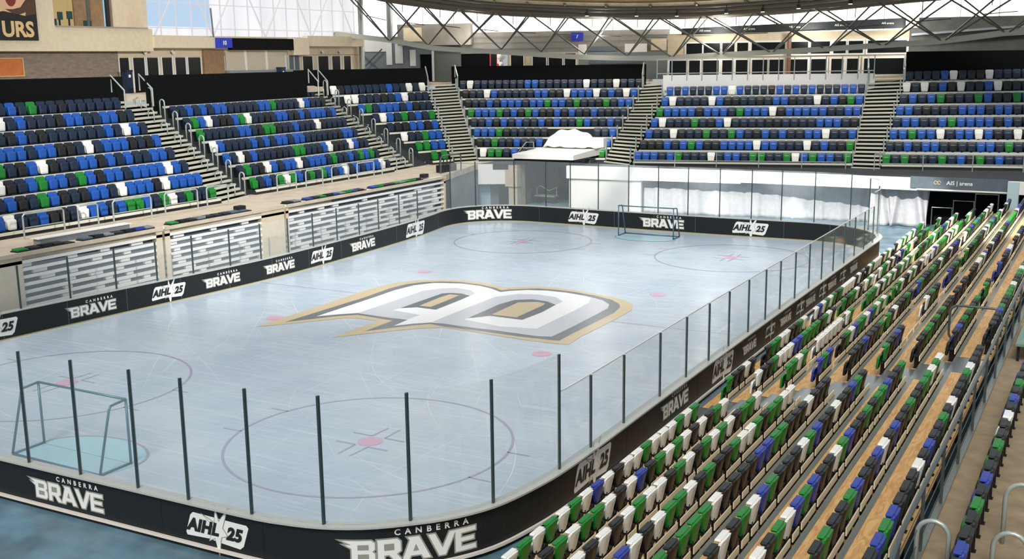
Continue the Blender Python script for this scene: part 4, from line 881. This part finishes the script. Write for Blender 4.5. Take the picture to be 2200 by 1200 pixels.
pnl(F1, 13.3, 15.15, 9.02, 9.85, -.05, -.005, M_ORANGE, 'board', o); pnl(F1, 13.25, 15.2, 8.98, 9.02, -.08, -.005, M_PTAN, 'frame', o); pnl(F1, 13.25, 15.2, 9.85, 9.89, -.08, -.005, M_PTAN, 'frame', o); pnl(F1, 15.15, 15.2, 9.02, 9.85, -.08, -.005, M_PTAN, 'frame', o)
# booth
o = fthing(F1, 15, -.2, 10.2, 'control_booth', 'beige control booth with a wide window jutting out over the brick wall', 'booth')
pnl(F1, -4, 23.3, 10.2, 11.42, -.5, -.2, M_CREAM, 'front_panel', o); pnl(F1, -4, 16.9, 11.42, 15, -.5, -.2, M_CREAM, 'front_pier', o); pnl(F1, 22.95, 23.3, 10.2, 15, -.19, 2.5, M_CREAM, 'side_wall', o)
pnl(F1, -4, 22.9, 10.22, 11.35, -.19, 2.5, M_TAUPE, 'booth_floor', o); pnl(F1, 16.5, 20.3, 11.36, 15, 2.2, 2.4, M_WARM, 'lit_back_wall', o); pnl(F1, 20.4, 22.9, 11.36, 15, 2.2, 2.4, M_BROWN, 'dim_back_wall', o)
pnl(F1, 19.05, 19.13, 11.42, 15, -.45, -.35, M_POST, 'mullion', o); pnl(F1, 20.3, 20.5, 11.42, 15, -.45, -.3, M_BLACK, 'mullion', o); pnl(F1, 22.35, 22.7, 11.6, 15, 2.1, 2.19, M_WINB, 'window_strip', o)
pnl(F1, 16.9, 22.95, 11.42, 11.48, -.56, -.15, M_TAUPE, 'window_sill', o)
for i, (u, z, w_, h, lab) in enumerate(((17.5, 11.36, .5, .5, 'low dark green monitor in the booth window, nearest the poster'), (18.0, 11.36, .3, .85, 'tall dark green monitor in the booth window'), (18.6, 11.36, .34, .9, 'dark green monitor beside the booth window mullion'), (19.7, 11.36, .5, .45, 'dark monitor behind the booth mullion'))):
    k = fthing(F1, u, .4, z, 'monitor', lab, 'monitor', 'monitors in the booth')
    pnl(F1, u-w_/2, u+w_/2, z+h-.4, z+h, .38, .44, mat('monitor_green', (30, 62, 56), .4), 'screen', k); pnl(F1, u-.04, u+.04, z, z+h-.3, .45, .5, M_BLACK, 'stand', k)
pnl_o = pnl(F1, 18.2, 19.0, 11.36, 11.46, .0, .3, M_LWHITE, 'paper_pile'); tag(pnl_o, 'white paper pile on the booth desk below the monitors', 'papers')
# poster
o = fthing(F1, 15, -.55, 10.75, 'poster', 'large poster of a shouting bearded face above tan letters on black', 'poster')
pnl(F1, 13.0, 15.85, 10.72, 14.2, -.55, -.51, M_PBLACK, 'poster_sheet', o)
def fshape(polys, w, m, name): vs, fs = shape(polys); b = MB(); b.add([(*fp(F1, x, w), y) for x, y in vs], fs); return b.build(name, m, o)
def ell(cx, cy, rx, ry, n=24): return [(cx+rx*math.cos(6.2832*i/n), cy+ry*math.sin(6.2832*i/n)) for i in range(n)]
fshape([[(13.05, 11.75), (15.8, 11.75), (15.8, 14.1), (13.05, 14.1)]], -.553, M_PTAN, 'poster_ground')
fshape([[(15.2, 11.9), (15.8, 12.0), (15.8, 14.1), (15.3, 14.1), (15.45, 13.0)]], -.556, M_HAIR, 'printed_hair'); fshape([ell(14.65, 13.05, .95, 1.12)], -.559, M_SKIN, 'printed_face'); fshape([[(14.1, 12.2), (14.7, 11.9), (15.3, 12.1), (15.55, 12.7), (15.35, 12.75), (14.95, 12.3), (14.5, 12.2)]], -.562, M_HAIR, 'printed_beard')
fshape([ell(14.45, 12.75, .30, .42)], -.565, M_MOUTH, 'printed_mouth'); fshape([ell(14.45, 13.02, .22, .08)], -.568, M_LWHITE, 'printed_teeth'); fshape([[(13.05, 11.7), (15.8, 11.7), (15.8, 12.0), (15.2, 11.9), (14.0, 12.1), (13.05, 11.95)]], -.566, M_PBLACK, 'printed_collar')
ftext(F1, 'URS', 1.02, 14.72, 11.22, -.556, M_PTAN, 'poster_letters', o, .035)
# beams, sign, banner, kiosk
struct(pnl(F1, 23.3, 28.0, 10.38, 11.0, -.6, -.1, M_CREAM, 'trim_beam'), 'cream beam over the first concourse doors', 'beam')
struct(pnl(F1, 36.5, 42.6, 10.52, 11.2, -.6, -.1, M_CREAM, 'trim_beam'), 'cream beam over the second concourse doors', 'beam')
o = fthing(F1, 28.6, -.7, 10.4, 'bay_sign', 'blue bay number sign box beside the black banner', 'sign'); pnl(F1, 28.0, 29.28, 10.4, 10.98, -.75, -.3, M_SIGNB, 'sign_box', o); ftext(F1, '10', .34, 28.62, 10.68, -.76, M_LWHITE, 'sign_number', o, .01)
tag(pnl(F1, 29.34, 35.0, 10.27, 10.98, -.65, -.3, M_BLACKWALL, 'banner'), 'long black banner above the roller shutters', 'banner')
struct(pnl(F1, 35.05, 36.5, 9.96, 11.05, -.7, -.1, M_CREAM, 'trim_block'), 'beige block at the end of the black banner', 'wall block')
o = fthing(F1, 32, -.1, 8.0, 'kiosk', 'kiosk with three pale roller shutters above a grey counter', 'kiosk')
for a, c in ((29.35, 31.0), (31.15, 32.9), (33.05, 34.75)): pnl(F1, a, c, 9.06, 10.25, -.08, .0, mat('shutter', (196, 184, 160), .6), 'roller_shutter', o)
for u in (31.0, 32.9): pnl(F1, u, u+.15, 9.06, 10.25, -.12, .0, M_WHITE, 'shutter_post', o)
pnl(F1, 29.25, 35.0, 8.9, 9.05, -.5, .1, M_GREYP, 'counter', o); pnl(F1, 29.3, 35.0, 7.95, 8.9, -.3, .1, M_BROWN, 'counter_front', o); pnl(F1, 35.1, 36.4, 7.95, 9.95, -.05, .1, M_CREAM, 'end_panel', o); pnl(F1, 35.2, 35.6, 9.0, 9.9, -.08, -.055, M_SLATE, 'narrow_window', o); pnl(F1, 35.75, 36.15, 9.0, 9.9, -.08, -.055, M_SLATE, 'narrow_window', o)
for u, w in ((21.1, 'beside the brick wall'), (33.6, 'before the kiosk shutters')):
    k = fthing(F1, u, -.5, 8.0, 'litter_bin', f'dark blue bin on the concourse {w}', 'bin', 'bins on the concourse'); pnl(F1, u-.2, u+.2, 7.96, 9.1, -.9, -.5, M_NAVY, 'bin_body', k); pnl(F1, u-.22, u+.22, 9.101, 9.2, -.92, -.48, M_BLACK, 'bin_lid', k); pnl(F1, u-.08, u+.05, 8.8, 8.95, -.915, -.905, M_LWHITE, 'bin_label', k)
# daylit sheeting
o = struct(pnl(F1, 23.3, 43.0, 11.05, 16.5, .3, .4, M_DAY, 'window_1'), 'tall translucent wall of white daylit sheeting beside the booth', 'translucent wall')
pnl(F1, 23.6, 28.6, 11.6, 16.5, .26, .295, M_DAYB, 'blue_sheet', o)
for i in range(17): pnl(F1, 23.4+1.2*i, 23.46+1.2*i, 11.1, 16.5, .2, .255, mat('sheet_rib', (228, 224, 228), .5, emit=.72), 'rib', o)  # ribs given a glow of their own to look lighter against the sheeting
for z in (11.5, 12.9): pnl(F1, 23.3, 43.0, z, z+.05, .15, .195, mat('sheet_rib', (226, 222, 224)), 'cross_rail', o)
for i in range(4):
    b = MB(); b.tube([(*fp(F1, 24+4.6*i, .1), 11.1), (*fp(F1, 26.5+4.6*i, .1), 14.8), (*fp(F1, 28.6+4.6*i, .1), 11.1)], .05, 6); b.build('brace', mat('sheet_rib', (226, 222, 224)), o)
b = MB(); b.tube([(*fp(F1, 28.1, -.4), 11.0), (*fp(F1, 28.0, -.4), 12.7)], .05, 6); tag(b.build('mast', M_POST), 'thin dark mast rising from the blue bay sign', 'mast')
for fr, u0, u1, lab in ((F4, -16, 13.2, 'bright clerestory sheeting above the corner and the tunnel block'), (F5, 1.0, 34, 'bright clerestory sheeting above the offices and dark cladding')):
    o = struct(pnl(fr, u0, u1, 11.0, 17, 10.4, 10.5, M_CLER, 'window_2' if fr is F4 else 'window_3'), lab, 'clerestory')
    for i in range(int((u1-u0)/2.4)): pnl(fr, u0+2.4*i, u0+2.4*i+.07, 11.0, 17, 10.3, 10.395, mat('sheet_rib', (226, 222, 224)), 'rib', o)
for u, z0, lab in ((42.75, 7.95, 'tall pale steel column at the corner of the translucent wall'), (46.2, 10.9, 'steel column standing behind the corner wall')):
    b = MB(); x, y = fp(F1, u, -.3); b.tube([(x, y, z0), (x, y, 16.5)], .2, 10); struct(b.build('column', M_STEEL), lab, 'column')
# -- corner and tunnel block background
o = struct(pnl(F4, -12.5, -5.4, 7.95, 11.3, 9.5, 9.8, M_GREYP, 'wall_corner'), 'pale grey corner wall with white posters', 'wall'); 
pnl(F4, -12.4, -8.9, 10.2, 11.3, 9.44, 9.495, M_WHITE, 'upper_panel', o)
for u0, u1, z0, z1, lab in ((-9.05, -8.6, 9.2, 10.9, 'nearest the column'), (-8.35, -7.75, 9.3, 10.8, 'middle of three'), (-7.2, -6.75, 9.1, 10.3, 'beside the dark doorway')):
    tag(pnl(F4, u0, u1, z0, z1, 9.40, 9.43, M_LWHITE, 'wall_poster'), f'white poster on the grey corner wall, {lab}', 'poster', 'white posters in the corner')
pnl(F4, -6.4, -5.5, 7.95, 9.95, 9.42, 9.495, M_DARK, 'doorway', o); pnl(F4, -5.5, -5.35, 7.95, 10.2, 9.38, 9.495, M_WHITE, 'door_post', o)
b = MB(); b.tube([(*fp(F4, -11.5, 9.2), 8.4), (*fp(F4, -9.3, 9.2), 10.4)], .05, 6); b.build('cross_brace', M_POST, o); b = MB(); b.tube([(*fp(F4, -11.3, 9.25), 10.4), (*fp(F4, -9.1, 9.25), 8.4)], .05, 6); b.build('cross_brace', M_POST, o)
struct(pnl(F4, -5.35, -3.3, 7.0, 10.6, 9.6, 9.8, mat('corridor_grey', (104, 106, 102), .7), 'wall_corridor'), 'grey corridor wall at the head of the straight stairs', 'wall')
struct(pnl(F4, -7.9, -2.3, 10.6, 12.15, 8.6, 9.45, M_TAUPE, 'wall_plantroom'), 'taupe boxed plant room above the corner doorway', 'wall')
tag(pnl(F4, -7.4, -6.0, 10.9, 11.9, 8.5, 8.59, M_SOFFIT, 'vent_panel'), 'beige vent panel on the taupe plant room', 'panel')
struct(pnl(F4, -3.3, -1.0, 7.95, 10.4, 9.7, 9.9, M_DARK, 'wall_opening'), 'dark opening behind the block over the tunnel', 'wall')
o = struct(pnl(F4, -5.4, 13.0, 9.95, 11.5, 9.6, 10.0, M_TAUPE, 'wall_upper'), 'taupe clad upper wall with horizontal ledges above the tunnel block', 'wall')
for z in (10.25, 10.7, 11.1): pnl(F4, -5.3, 12.9, z, z+.06, 9.5, 9.595, M_GREYP, 'ledge', o)
for (u0, u1, z0, z1, m) in ((6.3, 8.4, 10.0, 10.35, M_SLATE), (9.0, 10.6, 9.9, 10.5, M_WHITE), (5.6, 6.2, 9.5, 10.5, M_WHITE), (10.9, 12.0, 10.0, 10.8, M_CREAM)): pnl(F4, u0, u1, z0, z1, 9.4, 9.49, m, 'wall_panel', o)
doors(F4, 0.3, 5.6, 7.95, 9.97, ((.56, 1.5), (2.2, 3.2), (3.4, 4.4), (4.6, 5.4)), 'door_3', 'dark glazed doors with white frames above the tunnel block', 9.4)
struct(pnl(F4, 5.6, 13.0, 7.95, 9.95, 9.45, 9.6, M_GREYP, 'wall_lower'), 'pale grey wall behind the black sheet beside the doors', 'wall')
tag(pnl(F4, 6.4, 10.2, 9.1, 9.45, 9.3, 9.44, M_SLATE, 'wall_vent'), 'long slate vent low on the pale grey wall', 'vent')
o = fthing(F4, -.5, 9.0, 7.95, 'vending_machine', 'red lit vending machine seen behind the black wall', 'vending machine'); pnl(F4, -.95, -.1, 7.96, 10.1, 8.9, 9.5, M_RED, 'cabinet', o); pnl(F4, -.85, -.45, 8.6, 10.0, 8.86, 8.895, M_GLASSD, 'glass_front', o); pnl(F4, -.38, -.2, 9.2, 9.7, 8.86, 8.895, M_LWHITE, 'panel_front', o)
o = fthing(F4, -.1, 8.0, 7.95, 'globe_lamp', 'white globe lamp standing before the red machine', 'lamp')
for z, r in ((9.75, .32), (9.15, .2)):
    b = MB(); x, y = fp(F4, .1, 8.0); b.tube([(x, y, z-r), (x, y, z-r*.8), (x, y, z-r*.3), (x, y, z+r*.3), (x, y, z+r*.8), (x, y, z+r)], r, 10)
    for i, k in enumerate((.2, .65, .97, .97, .65, .2)):
        for j in range(10): q = b.v[i*10+j]; b.v[i*10+j] = (x+(q[0]-x)*k, y+(q[1]-y)*k, q[2])
    b.build('globe', M_LWHITE, o, True)
b = MB(); b.tube([(x, y, 7.95), (x, y, 9.5)], .04, 6); b.build('stem', M_RAIL, o)
o = fthing(F4, 5.6, 9.0, 10.75, 'bay_sign', 'blue bay sign box hanging over the tunnel block doors', 'sign'); pnl(F4, 5.15, 6.0, 10.75, 11.35, 8.8, 9.2, M_SIGNB, 'sign_box', o); ftext(F4, '7', .34, 5.58, 11.05, 8.79, M_LWHITE, 'sign_number', o, .01)
# -- offices
o = struct(pnl(F5, 1.0, 17.05, 7.9, 11.1, 9.6, 10.0, M_CREAM, 'wall_offices'), 'cream two-storey office front with white framed windows', 'wall')
UP = ((1475, 1510), (1514, 1550), (1555, 1582), (1588, 1612), (1620, 1692), (1706, 1742), (1748, 1788), (1796, 1822), (1828, 1858), (1868, 1948)); LO = ((1436, 1475), (1482, 1506), (1513, 1548), (1556, 1580), (1586, 1612), (1622, 1655), (1660, 1690), (1706, 1742), (1750, 1782), (1793, 1818), (1826, 1850), (1862, 1944))
ux = lambda p: 2.32+(p-1475)*.0308
for row, z0, z1, nm in ((UP, 9.62, 10.42, 'upper'), (LO, 8.2, 9.25, 'lower')):
    for i, (a, c) in enumerate(row):
        k = struct(pnl(F5, ux(a)-.12, ux(c)+.12, z0-.11, z1+.11, 9.50, 9.595, M_WHITE, f'window_{i+4+(20 if nm == "lower" else 0)}'), f'white framed dark office window, {nm} row, {nth(i+1)} from the tunnel side', 'window')
        pnl(F5, ux(a), ux(c), z0, z1, 9.47, 9.499, M_GLASSD, 'pane', k)
o = fthing(F5, 9.5, 9.3, 11.1, 'sign_band', 'long black sign band over the office windows with small pale lettering', 'sign')
b = MB(); q = lambda u, w, z: (*fp(F5, u, w), z)
b.hexa([q(1.98, 9.2, 11.02), q(17.05, 9.2, 11.2), q(17.05, 9.55, 11.2), q(1.98, 9.55, 11.02), q(1.98, 9.2, 11.45), q(17.05, 9.2, 11.87), q(17.05, 9.55, 11.87), q(1.98, 9.55, 11.45)]); b.build('band', mat('band_black', (22, 30, 34), .5), o)
for i in range(5): ftext(F5, 'AIS arena', .2, 3.6+3.0*i, 11.27+.065*i, 9.18, M_LWHITE, 'lettering', o)
t = fthing(F5, 7.8, 5.8, 8.32, 'balcony_railing', 'pale railing with many posts along the top of the white wall', 'handrail')
b = MB(); b.tube([(*fp(F5, .75, 5.8), 9.35), (*fp(F5, 14.7, 5.8), 9.48)], .035, 6); b.build('top_rail', M_RAIL, t)
b = MB(); b.tube([(*fp(F5, .75, 5.8), 8.42), (*fp(F5, 14.7, 5.8), 8.5)], .03, 6); b.build('lower_rail', M_RAIL, t)
for i in range(15):
    b = MB(); x, y = fp(F5, .75+.995*i, 5.72); b.tube([(x, y, 8.0), (x, y, 9.35+.009*i)], .035, 6); b.build('rail_post', M_RAIL, t)
b = MB(); x, y = fp(F5, 9.3, 9.2); b.tube([(x, y, 7.9), (x, y, 11.0)], .14, 8); struct(b.build('column', mat('rust_column', (112, 80, 64), .6)), 'thin rust brown column before the office windows', 'column')
# -- dark cladding beyond the offices
o = struct(pnl(F5, 17.05, 36, 7.9, 11.85, 9.0, 9.8, mat('cladding_dark', (70, 70, 66), .75, var=.2, scale=1.5), 'wall_cladding'), 'dark grey clad upper wall with sloping ledges beyond the offices', 'wall')
for z0, z1 in ((10.68, 11.25), (10.2, 10.6)):
    b = MB(); b.hexa([q(17.1, 8.7, z0), q(36, 8.7, z0+1.2), q(36, 8.99, z0+1.2), q(17.1, 8.99, z0), q(17.1, 8.7, z0+.14), q(36, 8.7, z0+1.34), q(36, 8.99, z0+1.34), q(17.1, 8.99, z0+.14)]); b.build('ledge', M_GREYP, o)
tag(pnl(F5, 16.7, 17.5, 11.2, 12.0, 8.6, 8.99, M_CREAM, 'wall_box'), 'cream box at the end of the office sign band', 'box')
# ---------------------------------------------------------------- roof ring truss and soffit
LOWC = [(-29.5, 37.5, 11.9), (-25.76, 41.56, 11.21), (-23.71, 43.41, 10.87), (-21.64, 45.01, 10.36), (-17.44, 47.63, 10.01), (-12.6, 49.79, 9.61), (-7.53, 51.23, 9.45), (-3.03, 51.88, 9.61), (2.05, 51.94, 9.79), (8.13, 51.1, 10.07), (11.69, 50.1, 10.25), (16.27, 48.23, 10.74), (21, 45.5, 11.3), (25, 42.2, 11.9)]
LOWC = catmull([Vector(p) for p in LOWC], False, 1.0)
BOT = [(-24.0, 43.1, 10.85), (-21.9, 44.8, 10.55), (-19.94, 46.16, 10.46), (-17.52, 47.59, 10.2), (-14.96, 48.84, 10.0), (-12.1, 49.97, 9.8), (-9.19, 50.84, 9.63), (-6.08, 51.5, 9.46), (-2.68, 51.9, 9.58), (.76, 51.99, 9.68), (4.44, 51.73, 9.84), (8.08, 51.11, 9.98), (11.75, 50.08, 10.2), (15.38, 48.65, 10.58), (19.0, 46.8, 11.0)]
TOP = [(-26.4, 40.9, 14.4), (-24.3, 42.9, 13.75), (-22.23, 44.58, 13.35), (-20.09, 46.07, 13.01), (-17.84, 47.42, 12.75), (-15.63, 48.53, 12.59), (-13.06, 49.62, 12.45), (-10.1, 50.6, 12.32), (-6.92, 51.35, 12.25), (-3.57, 51.83, 12.25), (.07, 52.0, 12.33), (4.11, 51.77, 12.46), (8.27, 51.06, 12.69), (12.48, 49.83, 12.87), (16.35, 48.19, 13.03), (20.0, 46.1, 13.3)]
BOT = [Vector(p) for p in BOT]; TOP = [Vector(p) for p in TOP]; CEN = Vector((0, 15, 0))
def inn(p, k, dz=0): d = Vector((p.x-CEN.x, p.y-CEN.y, 0)).normalized(); return p-d*k+Vector((0, 0, dz))
t = thing('roof_truss', 'curved roof truss with pale bottom beam and V braces above the far blocks', 'roof truss', (-3, 51.9, 9.4))
M_WEB = mat('truss_web', (92, 92, 86), .45, .3)
b = MB(); n = len(LOWC)
for i, p in enumerate(LOWC):
    d = Vector((p.x, p.y-15, 0)).normalized()*.12; b.v += [tuple(p-d-Vector((0, 0, .17))), tuple(p+d-Vector((0, 0, .17))), tuple(p+d+Vector((0, 0, .17))), tuple(p-d+Vector((0, 0, .17)))]
b.f = [(4*i+k, 4*i+(k+1) % 4, 4*i+4+(k+1) % 4, 4*i+4+k) for i in range(n-1) for k in range(4)]+[(0, 3, 2, 1), (4*n-4, 4*n-3, 4*n-2, 4*n-1)]; b.m = [0]*len(b.f)
b.build('bottom_beam', mat('beam_pale', (172, 172, 160), .5), t)
TC = catmull(TOP, False, 1.0)
b = MB(); b.tube(TC, .2, 8); b.build('top_tube', mat('ring_dark', (112, 104, 90), .5), t, True)
b = MB(); b.tube([inn(p, 2.0, .05) for p in TC], .16, 8); b.build('inner_top_tube', mat('ring_dark', (112, 104, 90)), t, True)
for i, p in enumerate(BOT):
    for q in (TOP[i], TOP[min(i+2, 15)], inn(TOP[i], 2.0), inn(TOP[min(i+2, 15)], 2.0)): b = MB(); b.tube([p, q], .055, 6); b.build('brace', M_WEB, t)
for i in range(len(TOP)-1):
    b = MB(); b.tube([TOP[i], inn(TOP[i+1], 2.0)], .035, 5); b.build('top_lacing', M_WEB, t)
    m = (TOP[i]+TOP[i+1])/2; b = MB(); b.tube([m, m-Vector((0, 0, .75))], .03, 5); b.build('hanger', M_WEB, t)
    if i < len(BOT): b = MB(); b.tube([(BOT[i]+TOP[i])/2, (BOT[i]+TOP[i+1])/2], .03, 5); b.build('tie', M_WEB, t)
b = MB(); vs = []
for k, dz in ((-1.2, .75), (1.0, .45), (2.6, .40), (4.2, .75)): vs.append([inn(p, k, dz) for p in TC])
m_ = len(TC); b.add([p for r in vs for p in r]+[p+Vector((0, 0, .3)) for r in vs for p in r], [(j*m_+i, (j+1)*m_+i, (j+1)*m_+i+1, j*m_+i+1) for j in range(3) for i in range(m_-1)]+[(4*m_+j*m_+i, 4*m_+j*m_+i+1, 4*m_+(j+1)*m_+i+1, 4*m_+(j+1)*m_+i) for j in range(3) for i in range(m_-1)])
CE = struct(b.build('ceiling', M_SOFFIT), 'beige soffit of the roof ring with dark beams', 'roof soffit')
for k, dz, r in ((2.4, .30, .12), (3.3, .45, .10)): b = MB(); b.tube([inn(p, k, dz) for p in TC], r, 6); b.build('soffit_beam', mat('ring_dark', (112, 104, 90)), CE)
for i in range(1, 15): b = MB(); b.tube([inn(TOP[i], .6, .42), inn(TOP[i], 4.0, .6)], .09, 6); b.build('soffit_rib', mat('ring_dark', (112, 104, 90)), CE)
for i, (ti, k) in enumerate(((6.5, 3.0), (7.7, 3.9), (8.5, 2.6), (9.6, 3.6), (10.2, 2.6), (10.9, 3.4), (11.7, 2.8))):
    p = inn(TOP[int(ti)]*(1-ti % 1)+TOP[int(ti)+1]*(ti % 1), k, .05)
    o = thing('roof_spotlight', f'small white spotlight under the roof soffit, {nth(i+1)} from the corner', 'spotlight', tuple(p), 'spotlights under the roof ring')
    b = MB(); b.tube([p+Vector((0, 0, .4)), p+Vector((0, 0, .1))], .03, 5); b.build('stem', M_BLACK, o); b = MB(); b.tube([p+Vector((0, 0, .12)), p-Vector((0, 0, .12))], .13, 8); b.build('lamp_head', M_BLACK, o)
    b = MB(); b.tube([p-Vector((0, 0, .125)), p-Vector((0, 0, .15))], .12, 8); b.build('lamp_face', M_LAMP, o)
